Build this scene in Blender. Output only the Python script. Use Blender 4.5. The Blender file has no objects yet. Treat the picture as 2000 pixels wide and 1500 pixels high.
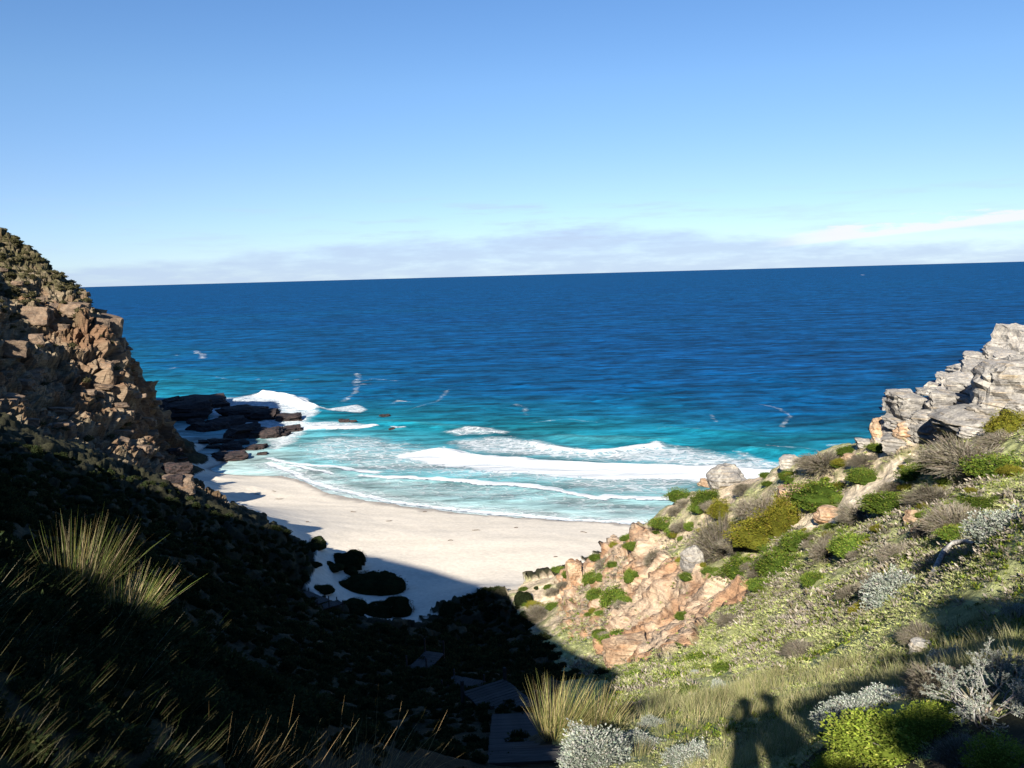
import bpy, math, random
import numpy as np
from mathutils import Vector, Matrix

C = bpy.context.scene.collection
SC = bpy.context.scene
rng = np.random.default_rng(7)
random.seed(7)

# ------------------------------------------------------------------ camera
EYE = 50.0                                   # metres above the sea
F = 1664.0                                   # focal length for a 2000 px wide frame
PITCH = math.atan(213.0 / F)
ROLL = math.radians(1.56)
_f = np.array([0, math.cos(PITCH), -math.sin(PITCH)])
_r0 = np.array([1.0, 0, 0])
_u0 = np.array([0, math.sin(PITCH), math.cos(PITCH)])
_r = _r0 * math.cos(ROLL) - _u0 * math.sin(ROLL)
_u = _u0 * math.cos(ROLL) + _r0 * math.sin(ROLL)
cam = bpy.data.objects.new('camera', bpy.data.cameras.new('camera'))
C.objects.link(cam)
cam.matrix_world = Matrix(((_r[0], _u[0], -_f[0], 0), (_r[1], _u[1], -_f[1], 0), (_r[2], _u[2], -_f[2], EYE), (0, 0, 0, 1)))
cam.data.sensor_width = 36.0
cam.data.lens = F / 2000 * 36
cam.data.clip_start = 0.05
cam.data.clip_end = 200000
SC.camera = cam


def ray(px, py):
    d = _f + _r * ((px - 1000) / F) - _u * ((py - 750) / F)
    return d / np.linalg.norm(d)


# ------------------------------------------------------------------ sun, sky, exposure
ANTI = ray(1452, 1368)                       # the way the shadows of the two people point
SUN_EL = math.asin(-ANTI[2])
SUN_AZ = math.atan2(-ANTI[0], -ANTI[1])      # clockwise from +Y
sun = bpy.data.objects.new('sun', bpy.data.lights.new('sun', 'SUN'))
C.objects.link(sun)
sun.data.energy = 5.0
sun.data.angle = math.radians(0.5)
sun.data.color = (1.0, 0.93, 0.82)
sun.rotation_euler = Vector(ANTI).to_track_quat('-Z', 'Y').to_euler()
sun.location = (-60, -120, 150)

world = bpy.data.worlds.new('World')
SC.world = world
world.use_nodes = True
SC.view_settings.view_transform = 'Standard'
SC.view_settings.look = 'None'
SC.view_settings.gamma = 1.0
SC.view_settings.exposure = 1.4
SC.view_settings.use_curve_mapping = False
SC.cycles.use_denoising = True
SC.cycles.max_bounces = 6
SC.cycles.diffuse_bounces = 2
SC.cycles.caustics_reflective = False
SC.cycles.caustics_refractive = False


class NB:
    """small node builder"""
    def __init__(s, tree):
        s.t = tree
        s.n = tree.nodes
        s.l = tree.links

    def new(s, typ, ins=None, **kw):
        nd = s.n.new(typ)
        for k, v in kw.items():
            setattr(nd, k, v)
        for k, v in (ins or {}).items():
            s.put(nd.inputs[k], v)
        return nd

    def put(s, sock, v):
        if hasattr(v, 'is_output') and v.is_output:
            s.l.new(v, sock)
        elif hasattr(v, 'outputs'):
            s.l.new(v.outputs[0], sock)
        else:
            if isinstance(v, (tuple, list)) and len(v) == 3 and sock.type == 'RGBA':
                v = (*v, 1)
            sock.default_value = v

    def math(s, op, a, b=0.0, c=None, clamp=False):
        nd = s.n.new('ShaderNodeMath')
        nd.operation = op
        nd.use_clamp = clamp
        s.put(nd.inputs[0], a)
        s.put(nd.inputs[1], b)
        if c is not None:
            s.put(nd.inputs[2], c)
        return nd.outputs[0]

    def mix(s, fac, a, b, blend='MIX'):
        nd = s.n.new('ShaderNodeMix')
        nd.data_type = 'RGBA'
        nd.blend_type = blend
        s.put(nd.inputs[0], fac)
        s.put(nd.inputs[6], a)
        s.put(nd.inputs[7], b)
        return nd.outputs[2]

    def ramp(s, fac, stops, interp='LINEAR'):
        nd = s.n.new('ShaderNodeValToRGB')
        nd.color_ramp.interpolation = interp
        e = nd.color_ramp.elements
        while len(e) < len(stops):
            e.new(0.5)
        for el, (p, c) in zip(e, stops):
            el.position = p
            el.color = (*c, 1) if len(c) == 3 else c
        s.put(nd.inputs[0], fac)
        return nd.outputs[0]

    def smooth(s, x, a, b, lo=0.0, hi=1.0):
        nd = s.n.new('ShaderNodeMapRange')
        nd.interpolation_type = 'SMOOTHSTEP'
        s.put(nd.inputs[0], x)
        for i, v in enumerate((a, b, lo, hi)):
            s.put(nd.inputs[i + 1], v)
        return nd.outputs[0]

    def noise(s, vec, scale, detail=4, rough=0.55, dist=0.0):
        nd = s.n.new('ShaderNodeTexNoise')
        s.put(nd.inputs['Vector'], vec)
        s.put(nd.inputs['Scale'], scale)
        nd.inputs['Detail'].default_value = detail
        nd.inputs['Roughness'].default_value = rough
        nd.inputs['Distortion'].default_value = dist
        return nd.outputs[0]

    def scale(s, vec, xyz, loc=(0, 0, 0), rot=(0, 0, 0)):
        nd = s.n.new('ShaderNodeMapping')
        s.put(nd.inputs[0], vec)
        nd.inputs['Location'].default_value = loc
        nd.inputs['Rotation'].default_value = rot
        nd.inputs['Scale'].default_value = xyz
        return nd.outputs[0]


def build_sky():
    b = NB(world.node_tree)
    b.n.clear()
    sky = b.new('ShaderNodeTexSky', sky_type='NISHITA', sun_disc=False, sun_elevation=SUN_EL, sun_rotation=SUN_AZ,
                altitude=50.0, air_density=1.0, dust_density=0.0, ozone_density=3.0)
    co = b.new('ShaderNodeTexCoord').outputs['Generated']
    sep = b.new('ShaderNodeSeparateXYZ', {0: co})
    az = b.math('ARCTAN2', sep.outputs[0], sep.outputs[1])            # radians, 0 = ahead
    el = b.math('MULTIPLY', b.math('ARCSINE', sep.outputs[2]), 57.2958)  # degrees
    azd = b.math('MULTIPLY', az, 57.2958)
    comb = b.new('ShaderNodeCombineXYZ', {0: azd, 1: b.math('MULTIPLY', el, 4.0)})
    n1 = b.noise(comb, 0.10, 5, 0.6)
    n2 = b.noise(b.scale(comb, (1, 1.3, 1), (40, 13, 0)), 0.32, 6, 0.6)
    # a low bank of thin cloud along the horizon, its top swelling and sinking
    top = b.math('MULTIPLY_ADD', n1, 4.4, b.math('MULTIPLY_ADD', b.math('SINE', b.math('MULTIPLY_ADD', azd, 0.105, 1.15)), 0.9, 0.15))
    bank = b.smooth(b.math('SUBTRACT', top, el), -0.15, 1.1)
    bank = b.math('MULTIPLY', bank, b.smooth(n2, 0.15, 0.62, 0.30, 0.75))
    # a few stretched grey wisps above it
    comb2 = b.new('ShaderNodeCombineXYZ', {0: azd, 1: b.math('MULTIPLY', el, 9.0)})
    n3 = b.noise(b.scale(comb2, (1, 1, 1), (7, 3, 0)), 0.13, 6, 0.62)
    ws = b.math('MULTIPLY', b.smooth(n3, 0.48, 0.68), b.math('MULTIPLY', b.smooth(el, 0.8, 2.2), b.smooth(el, 5.8, 4.0)))
    ws = b.math('MULTIPLY', ws, b.smooth(b.math('ABSOLUTE', b.math('SUBTRACT', azd, 1.0)), 14.0, 5.0, 0.25, 0.55))
    # a bright cumulus streak low to the right
    mid = b.math('MULTIPLY_ADD', b.math('SUBTRACT', azd, 18.0), 0.075, 1.25)
    up = b.math('MULTIPLY_ADD', n2, 3.4, -1.05)
    st = b.math('MULTIPLY', b.smooth(b.math('SUBTRACT', el, mid), 0.0, 0.18), b.smooth(b.math('SUBTRACT', el, b.math('ADD', mid, up)), 0.35, -0.25))
    st = b.math('MULTIPLY', st, b.math('MULTIPLY', b.smooth(azd, 16.0, 21.0), b.smooth(azd, 62.0, 40.0)))
    tuned = b.new('ShaderNodeHueSaturation', {'Saturation': 1.10, 'Value': 0.95, 'Color': sky.outputs[0]}).outputs[0]
    tuned = b.mix(1.0, tuned, b.ramp(b.math('DIVIDE', el, 40.0, clamp=True), [(0.0, (0.60, 0.80, 1.28)), (0.05, (0.66, 0.78, 1.14)), (0.15, (0.78, 0.83, 1.05)), (0.30, (0.88, 0.95, 1.08)), (0.8, (0.72, 0.92, 1.17))]), 'MULTIPLY')
    c = b.mix(bank, tuned, (3.9, 4.9, 6.7))
    c = b.mix(ws, c, (4.1, 5.0, 6.7))
    c = b.mix(b.math('MULTIPLY', st, 0.9), c, (7.2, 7.3, 7.5))
    bg = b.new('ShaderNodeBackground', {'Color': c, 'Strength': 0.05})
    out = b.new('ShaderNodeOutputWorld', {'Surface': bg})


build_sky()

# ------------------------------------------------------------------ numeric helpers
def _hash(ix, iy, iz, seed=0):
    h = (ix.astype(np.int64) * 374761393 + iy.astype(np.int64) * 668265263 + iz.astype(np.int64) * 2147483647 + seed * 974634777) & 0xFFFFFFFF
    h = ((h ^ (h >> 13)) * 1274126177) & 0xFFFFFFFF
    h = ((h ^ (h >> 16)) * 2246822519) & 0xFFFFFFFF
    h = h ^ (h >> 15)
    return (h & 0xFFFFFF) / float(0x1000000)


def vnoise(p, seed=0):
    """value noise, p (n,3) -> 0..1"""
    i = np.floor(p)
    f = p - i
    f = f * f * f * (f * (f * 6 - 15) + 10)
    ix, iy, iz = i[:, 0].astype(np.int64), i[:, 1].astype(np.int64), i[:, 2].astype(np.int64)
    out = 0
    for dx in (0, 1):
        wx = f[:, 0] if dx else 1 - f[:, 0]
        for dy in (0, 1):
            wy = f[:, 1] if dy else 1 - f[:, 1]
            for dz in (0, 1):
                wz = f[:, 2] if dz else 1 - f[:, 2]
                out = out + wx * wy * wz * _hash(ix + dx, iy + dy, iz + dz, seed)
    return out


def fbm(p, octaves=4, gain=0.5, seed=0):
    a, s, t = 1.0, 0.0, 0.0
    q = p.copy()
    for o in range(octaves):
        s = s + a * vnoise(q, seed + o * 17)
        t += a
        a *= gain
        q = q * 2.03 + 11.7
    return s / t


def blocks(p, seed=0):
    """stacked layers of voronoi blocks. p (n,3) in block units -> (random 0..1 per block, crack 0..1)"""
    k = np.floor(p[:, 2])
    fz = p[:, 2] - k
    q = p[:, :2] + _hash(k, k * 0, k * 0, seed + 5)[:, None] * 7.3
    i = np.floor(q)
    f1 = np.full(len(p), 9.0)
    f2 = np.full(len(p), 9.0)
    rid = np.zeros(len(p))
    for dx in (-1, 0, 1):
        for dy in (-1, 0, 1):
            cx, cy = i[:, 0] + dx, i[:, 1] + dy
            sx = cx + 0.15 + 0.7 * _hash(cx, cy, k, seed)
            sy = cy + 0.15 + 0.7 * _hash(cx, cy, k, seed + 1)
            d = np.maximum(abs(q[:, 0] - sx), abs(q[:, 1] - sy)) * 0.6 + 0.4 * np.hypot(q[:, 0] - sx, q[:, 1] - sy)
            new = d < f1
            f2 = np.where(new, f1, np.minimum(f2, d))
            rid = np.where(new, _hash(cx, cy, k, seed + 2), rid)
            f1 = np.where(new, d, f1)
    edge = np.minimum((f2 - f1) * 1.2, np.minimum(fz, 1 - fz) * 1.0)
    crack = 1 - np.clip(edge / 0.12, 0, 1)
    return rid, crack


def sstep(x, a, b):
    t = np.clip((x - a) / (b - a), 0, 1)
    return t * t * (3 - 2 * t)


def inside(poly, x, y):
    """point in polygon, arrays"""
    r = np.zeros(len(x), bool)
    n = len(poly)
    for a in range(n):
        x1, y1 = poly[a]
        x2, y2 = poly[(a + 1) % n]
        if y1 == y2:
            continue
        c = ((y1 > y) != (y2 > y)) & (x < (x2 - x1) * (y - y1) / (y2 - y1) + x1)
        r ^= c
    return r


def seg_dist(line, x, y):
    """distance and side to a polyline, plus position along 0..1"""
    best = np.full(len(x), 1e9)
    side = np.zeros(len(x))
    along = np.zeros(len(x))
    n = len(line) - 1
    for a in range(n):
        (x1, y1), (x2, y2) = line[a], line[a + 1]
        dx, dy = x2 - x1, y2 - y1
        L = dx * dx + dy * dy + 1e-9
        t = np.clip(((x - x1) * dx + (y - y1) * dy) / L, 0, 1)
        ex, ey = x - (x1 + t * dx), y - (y1 + t * dy)
        d = np.hypot(ex, ey)
        m = d < best
        best = np.where(m, d, best)
        side = np.where(m, np.sign(dx * ey - dy * ex), side)
        along = np.where(m, (a + t) / n, along)
    return best, side, along


class RBF:
    def __init__(s, pts, vals, smooth=0.0):
        s.p = np.array(pts, float)
        n = len(s.p)
        K = np.linalg.norm(s.p[:, None] - s.p[None], axis=2)
        A = np.zeros((n + 3, n + 3))
        A[:n, :n] = -K + np.eye(n) * smooth
        P = np.c_[np.ones(n), s.p]
        A[:n, n:] = P
        A[n:, :n] = P.T
        w = np.linalg.solve(A, np.r_[vals, 0, 0, 0])
        s.w, s.c = w[:n], w[n:]

    def __call__(s, x, y):
        x = np.asarray(x, float).ravel()
        y = np.asarray(y, float).ravel()
        out = np.empty(len(x))
        for a in range(0, len(x), 20000):
            X, Y = x[a:a + 20000], y[a:a + 20000]
            D = np.sqrt((X[:, None] - s.p[None, :, 0]) ** 2 + (Y[:, None] - s.p[None, :, 1]) ** 2)
            out[a:a + 20000] = -D @ s.w + s.c[0] + s.c[1] * X + s.c[2] * Y
        return out


# ------------------------------------------------------------------ the shape of the land
CP = []                                      # control points x, y, z (absolute)


def P(px, py, rng_):                         # a surveyed point: bearing of a pixel, horizontal range
    d = ray(px, py)
    h = math.hypot(d[0], d[1])
    p = (d[0] / h * rng_, d[1] / h * rng_, EYE + d[2] / h * rng_)
    CP.append(p)
    return p


def on_level(px, py, z):                     # where the line of sight meets a level
    d = ray(px, py)
    t = (z - EYE) / d[2]
    return (d[0] * t, d[1] * t, z)


def A(az, r, z):                             # azimuth in degrees, range, height
    a = math.radians(az)
    CP.append((math.sin(a) * r, math.cos(a) * r, z))


def az_of(px, py):
    d = ray(px, py)
    return math.degrees(math.atan2(d[0], d[1]))


# where the photographer stands, and the ground behind
for x, y, z in ((0, 0, -1.62), (0, 0.6, -1.75), (0.8, -1, -1.6), (-0.6, -1, -1.6), (0.6, 0.0, -1.6),
                (0, -6, -1.2), (-5, -5, -0.5), (5, -6, 0.2), (0, -20, 0), (12, -20, 3), (-15, -25, 6), (0, -60, 3), (60, -60, 12),
                (-80, -60, 40), (0, -200, 20), (150, -150, 30), (-200, -100, 60), (0, -420, 30), (300, -250, 40), (-330, -200, 60),
                (420, 0, 10), (300, 80, -30), (-430, 60, 60), (-300, 300, 45)):
    CP.append((x, y, EYE + z))
# the ridge to the left of the photographer that throws the big shadow: u across the light, v up
ch, sh = math.cos(SUN_EL), math.sin(SUN_EL)
Dh = np.array([ANTI[0], ANTI[1]]) / math.hypot(ANTI[0], ANTI[1])
Uh = np.array([Dh[1], -Dh[0]])
for u, v, s in ((-2.2, -1.35, -1.0), (-3.0, -0.95, -1.2), (-4.0, -0.12, -1.4), (-5.0, 0.22, -1.6), (-6.2, 0.10, -1.8), (-9.4, 1.2, -3), (-14.6, 3.0, -4), (-22.3, 6.0, -5), (-29.3, 10.0, -6), (-38, 12.5, -6), (-48.4, 15.0, -6), (-58.6, 16.6, -6),
                (-70, 17.3, -5), (-86, 18.0, -4), (-103, 21.5, 0), (-120, 29, 0), (-140, 38, 0), (3, -0.9, -4), (4.8, 0.2, -5), (8, 1.5, -6)):
    xy = Uh * u + Dh * s
    CP.append((xy[0], xy[1], EYE + (v - s * sh) / ch))
# the bank drops away in front of the feet
for px, pts in ((300, ((2.5, -2.5), (4.0, -2.75))), (650, ((2.5, -3.1), (4.5, -3.7))), (1000, ((2.2, -3.3), (3.5, -4.0), (5.5, -4.7), (8, -5.6))), (1250, ((2.2, -3.3), (3.5, -4.0), (5.5, -4.7), (8, -5.6))), (1450, ((2.2, -3.2), (3.5, -3.8), (5.5, -4.5), (7.5, -5.2))),
                (1700, ((2.2, -2.6), (3.5, -3.1), (5.0, -3.4))), (1950, ((2.2, -2.2), (3.4, -2.5)))):
    a = math.radians(az_of(px, 1480))
    for r, z in pts:
        CP.append((math.sin(a) * r, math.cos(a) * r, EYE + z))
# slope on the right
for q in ((2000, 1480, 4.6), (1700, 1480, 6.5), (1450, 1480, 10), (1250, 1480, 11), (1150, 1490, 10.5), (1080, 1495, 11), (1090, 1432, 12.5), (1180, 1430, 13), (1010, 1490, 12.5),
          (1450, 1400, 13.5), (1650, 1410, 8), (1640, 1365, 13), (1850, 1400, 6.5), (1250, 1400, 18), (1200, 1372, 27),
          (2000, 1330, 7), (2000, 1250, 12.5), (1800, 1300, 16), (1600, 1300, 23), (1400, 1300, 36), (1250, 1310, 50), (1185, 1320, 56),
          (2000, 1150, 18), (1800, 1150, 27), (1600, 1150, 39), (1450, 1150, 50), (1300, 1150, 68), (1200, 1150, 80), (1110, 1180, 96),
          (2000, 1000, 31), (1800, 1000, 42), (1600, 1000, 57), (1450, 1000, 71), (1300, 1080, 78),
          (2000, 850, 47), (1850, 850, 57), (1150, 1250, 70), (1080, 1230, 84)):
    P(*q)
CREST = [(790, 1222, 104), (870, 1172, 114), (940, 1142, 118), (1030, 1150, 120), (1110, 1108, 112), (1200, 1050, 100), (1280, 1003, 93), (1350, 960, 88), (1420, 935, 83), (1500, 915, 79),
         (1570, 890, 75), (1640, 872, 71), (1700, 858, 67), (1760, 830, 64), (1850, 790, 62), (1960, 740, 60), (2000, 730, 58)]
for q in CREST:
    x, y, z = P(*q)
    if q[0] > 1000:
        a = az_of(q[0], q[1])
        A(a, q[2] + 14, max(3, z - (15 if q[0] > 1250 else 9)))
        if q[0] > 1250:
            A(a, q[2] + 36, -1)
for az, r, z in ((36, 20, 46.5), (40, 45, 45), (42, 62, 47), (40, 85, 25), (44, 120, -2), (60, 30, 52), (60, 80, 45), (60, 130, 0), (80, 60, 60), (90, 160, 40)):
    A(az, r, z)
# ravine floor and the shaded left slope
for q in ((970, 1368, 24), (850, 1290, 62), (700, 1300, 56), (1040, 1330, 48), (500, 1200, 72), (300, 1100, 62), (300, 1000, 100), (200, 950, 118), (0, 900, 112),
          (0, 1000, 62), (100, 1000, 72), (450, 1050, 112), (450, 1110, 92), (600, 1250, 67), (420, 1300, 46), (550, 1400, 25), (700, 1450, 19),
          (850, 1490, 15), (400, 1300, 10), (250, 1170, 9.3), (150, 1140, 9), (0, 1070, 9), (0, 1250, 6.5), (0, 1480, 4.5), (300, 1480, 5.2), (500, 1480, 6.2), (650, 1490, 8),
          (0, 855, 118), (200, 905, 126), (330, 940, 131), (370, 962, 131), (410, 995, 124), (470, 1015, 122), (545, 1045, 123), (610, 1062, 132),
          (560, 1150, 112), (600, 1178, 110)):
    P(*q)
for az, r, z in ((az_of(300, 1150), 18, 42), (az_of(0, 1100), 20, 42), (az_of(0, 1100), 35, 38.5), (az_of(150, 1100), 30, 38), (-45, 20, 46), (-40, 60, 44), (-42, 110, 44),
                 (-45, 160, 52), (-40, 175, 50), (-55, 60, 56), (-38, 215, 70), (-40, 280, 85), (-48, 220, 84)):
    A(az, r, z)
# the headland on the left
for q in ((0, 445, 264), (30, 455, 262), (60, 485, 260), (100, 525, 257), (165, 566, 252), (210, 616, 251), (270, 704, 252), (315, 784, 248), (322, 850, 236), (328, 925, 219),
          (172, 612, 236), (232, 700, 233), (264, 782, 229), (278, 850, 211), (295, 910, 200),
          (0, 520, 250), (100, 605, 243), (0, 600, 230), (100, 680, 225), (190, 700, 228), (0, 700, 205), (150, 780, 212), (230, 800, 217), (0, 790, 175), (100, 830, 173), (200, 855, 186), (262, 885, 191)):
    P(*q)
for px, py, r in ((60, 485, 260), (100, 525, 257), (165, 566, 252), (210, 616, 251), (270, 704, 252), (315, 784, 248), (322, 850, 236)):
    a = az_of(px, py)
    z = EYE + math.tan(math.asin(ray(px, py)[2])) * r
    k = 0.82 if py < 650 else 0.5
    A(a + 0.1, r + 24, z * k)
    A(a + (0.8 if py < 650 else 0.2), r + 48, max(-2, z * 0.3 * (k - 0.2)))
    A(a + (1.4 if py < 650 else 0.6), r + 72, -4)
A(-22, 420, -4); A(-28, 430, -4); A(-27, 360, -3); A(-35, 400, 8)
# the beach and the sea floor
SHORE_PX = [(335, 838), (400, 868), (450, 885), (485, 893), (520, 905), (570, 925), (600, 940), (650, 956), (700, 968), (775, 981), (850, 992), (950, 1003), (1100, 1015), (1250, 1023), (1330, 1029)]
SHORE = [on_level(px, py, 0)[:2] for px, py in SHORE_PX]
for (px, py) in SHORE_PX:
    CP.append(on_level(px, py, 0.0))
    x, y, z = on_level(px, py, 0)
    d = np.array([0.10, 0.995])
    CP.append((x + d[0] * 10, y + d[1] * 10, -0.7))
    CP.append((x + d[0] * 30, y + d[1] * 30, -2.0))
    CP.append((x + d[0] * 90, y + d[1] * 90, -5.0))
for px, py, z in ((370, 930, 2.2), (420, 930, 2.2), (500, 950, 2.0), (440, 985, 2.8), (600, 1000, 2.3), (700, 1040, 2.8), (850, 1050, 2.6), (1000, 1060, 2.6), (1150, 1050, 1.8), (1130, 1090, 2.8), (340, 858, 1.0), (338, 885, 1.5), (338, 908, 2.0), (346, 940, 2.4),
                  (650, 1080, 3.4), (800, 1100, 3.2), (950, 1110, 3.2), (900, 1140, 3.6), (800, 1160, 4.2), (680, 1150, 4.6), (780, 1205, 5.0), (1040, 1120, 3.0), (350, 880, 1.5)):
    CP.append(on_level(px, py, z))
for x, y in ((-60, 420), (0, 420), (80, 420), (160, 420), (160, 300), (110, 260), (240, 350)):
    CP.append((x, y, -6.0))

_cp = []
for p in CP:                                  # drop near-coincident points
    if all((p[0] - q[0]) ** 2 + (p[1] - q[1]) ** 2 > 0.36 for q in _cp):
        _cp.append(p)
CP = np.array(_cp)
land = RBF(CP[:, :2], CP[:, 2], 0.05)


def hit(px, py):
    """where the line of sight through a pixel first meets the land"""
    d = ray(px, py)
    h = math.hypot(d[0], d[1])
    r = np.geomspace(3.0, 430, 900)
    x, y, z = d[0] / h * r, d[1] / h * r, EYE + d[2] / h * r
    g = np.maximum(land(x, y), 0)
    i = np.argmax(z < g)
    if not (z < g).any():
        i = len(r) - 1
    if i > 0:
        a, b = z[i - 1] - g[i - 1], g[i] - z[i]
        t = a / (a + b + 1e-9)
        k = r[i - 1] + (r[i] - r[i - 1]) * t
    else:
        k = r[0]
    return Vector((d[0] / h * k, d[1] / h * k, float(np.maximum(land([d[0] / h * k], [d[1] / h * k]), 0)[0])))


def plan(pts):
    return [tuple(hit(px, py)[:2]) for px, py in pts]


def mesh_from(name, verts, faces, mat, parent=None, smooth=True, attrs=None, colors=None):
    me = bpy.data.meshes.new(name)
    verts = np.ascontiguousarray(verts, np.float32)
    faces = np.ascontiguousarray(faces, np.int32)
    me.vertices.add(len(verts))
    me.vertices.foreach_set('co', verts.ravel())
    k = faces.shape[1]
    me.loops.add(faces.size)
    me.loops.foreach_set('vertex_index', faces.ravel())
    me.polygons.add(len(faces))
    me.polygons.foreach_set('loop_start', np.arange(0, faces.size, k, dtype=np.int32))
    me.polygons.foreach_set('loop_total', np.full(len(faces), k, np.int32))
    me.polygons.foreach_set('use_smooth', np.full(len(faces), smooth))
    for n, v in (attrs or {}).items():
        at = me.attributes.new(n, 'FLOAT', 'POINT')
        at.data.foreach_set('value', np.ascontiguousarray(v, np.float32))
    for n, v in (colors or {}).items():
        at = me.attributes.new(n, 'FLOAT_COLOR', 'POINT')
        at.data.foreach_set('color', np.ascontiguousarray(np.c_[v, np.ones(len(v))], np.float32).ravel())
    me.update()
    me.validate()
    if mat:
        me.materials.append(mat)
    o = bpy.data.objects.new(name, me)
    C.objects.link(o)
    if parent:
        o.parent = parent
    return o


def compact(verts, faces, *arrs):
    used = np.unique(faces)
    remap = np.full(len(verts), -1)
    remap[used] = np.arange(len(used))
    return (verts[used], remap[faces]) + tuple(a[used] for a in arrs)


# ------------------------------------------------------------------ materials of the land
def new_mat(name):
    m = bpy.data.materials.new(name)
    m.use_nodes = True
    b = NB(m.node_tree)
    b.n.clear()
    out = b.new('ShaderNodeOutputMaterial')
    return m, b, out


def finish(b, out, color, rough=0.9, spec=0.2, height=None, dist=0.1, strength=1.0, extra=None):
    ins = {'Base Color': color, 'Roughness': rough, 'Specular IOR Level': spec}
    ins.update(extra or {})
    if height is not None:
        ins['Normal'] = b.new('ShaderNodeBump', {'Height': height, 'Distance': dist, 'Strength': strength})
    p = b.new('ShaderNodeBsdfPrincipled', ins)
    b.put(out.inputs['Surface'], p.outputs[0])
    return p


def land_material():
    m, b, out = new_mat('land_soil_and_scrub')
    pos = b.new('ShaderNodeNewGeometry').outputs['Position']
    tint = b.new('ShaderNodeAttribute', attribute_name='tint').outputs['Color']
    rock = b.new('ShaderNodeAttribute', attribute_name='rock').outputs['Fac']
    fine = b.noise(pos, 2.6, 8, 0.68)
    mid = b.noise(pos, 0.55, 6, 0.6)
    g = b.math('MULTIPLY', b.smooth(fine, 0.25, 0.75, 0.5, 1.45), b.smooth(mid, 0.25, 0.75, 0.7, 1.3))
    c = b.mix(1.0, tint, b.new('ShaderNodeCombineXYZ', {0: g, 1: g, 2: g}), 'MULTIPLY')
    # rock: bedding streaks and lichen
    st = b.noise(b.scale(pos, (0.35, 0.35, 2.6), rot=(0.35, 0.2, 0)), 1.6, 7, 0.65)
    rc = b.mix(1.0, tint, b.ramp(st, [(0.28, (0.45, 0.36, 0.30)), (0.5, (0.95, 0.93, 0.9)), (0.7, (1.35, 1.3, 1.2))]), 'MULTIPLY')
    c = b.mix(rock, c, rc)
    h = b.math('ADD', b.math('MULTIPLY', fine, 0.6), b.math('MULTIPLY', st, b.math('MULTIPLY', rock, 0.8)))
    finish(b, out, c, 0.95, 0.1, h, 0.35, 0.9)
    return m


def sand_material():
    m, b, out = new_mat('pale_beach_sand')
    pos = b.new('ShaderNodeNewGeometry').outputs['Position']
    tint = b.new('ShaderNodeAttribute', attribute_name='tint').outputs['Color']
    n = b.noise(pos, 1.6, 6, 0.6)
    n2 = b.noise(b.scale(pos, (0.05, 0.3, 1)), 1.0, 4, 0.6)
    g = b.math('MULTIPLY', b.smooth(n, 0.25, 0.75, 0.88, 1.08), b.smooth(n2, 0.25, 0.75, 0.90, 1.06))
    c = b.mix(1.0, tint, b.new('ShaderNodeCombineXYZ', {0: g, 1: g, 2: g}), 'MULTIPLY')
    finish(b, out, c, 0.85, 0.15, n, 0.12, 0.5)
    return m


MAT_LAND = land_material()
MAT_SAND = sand_material()


GD = None
NO_COVER = []                                # bare rock and path, in plan


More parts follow.
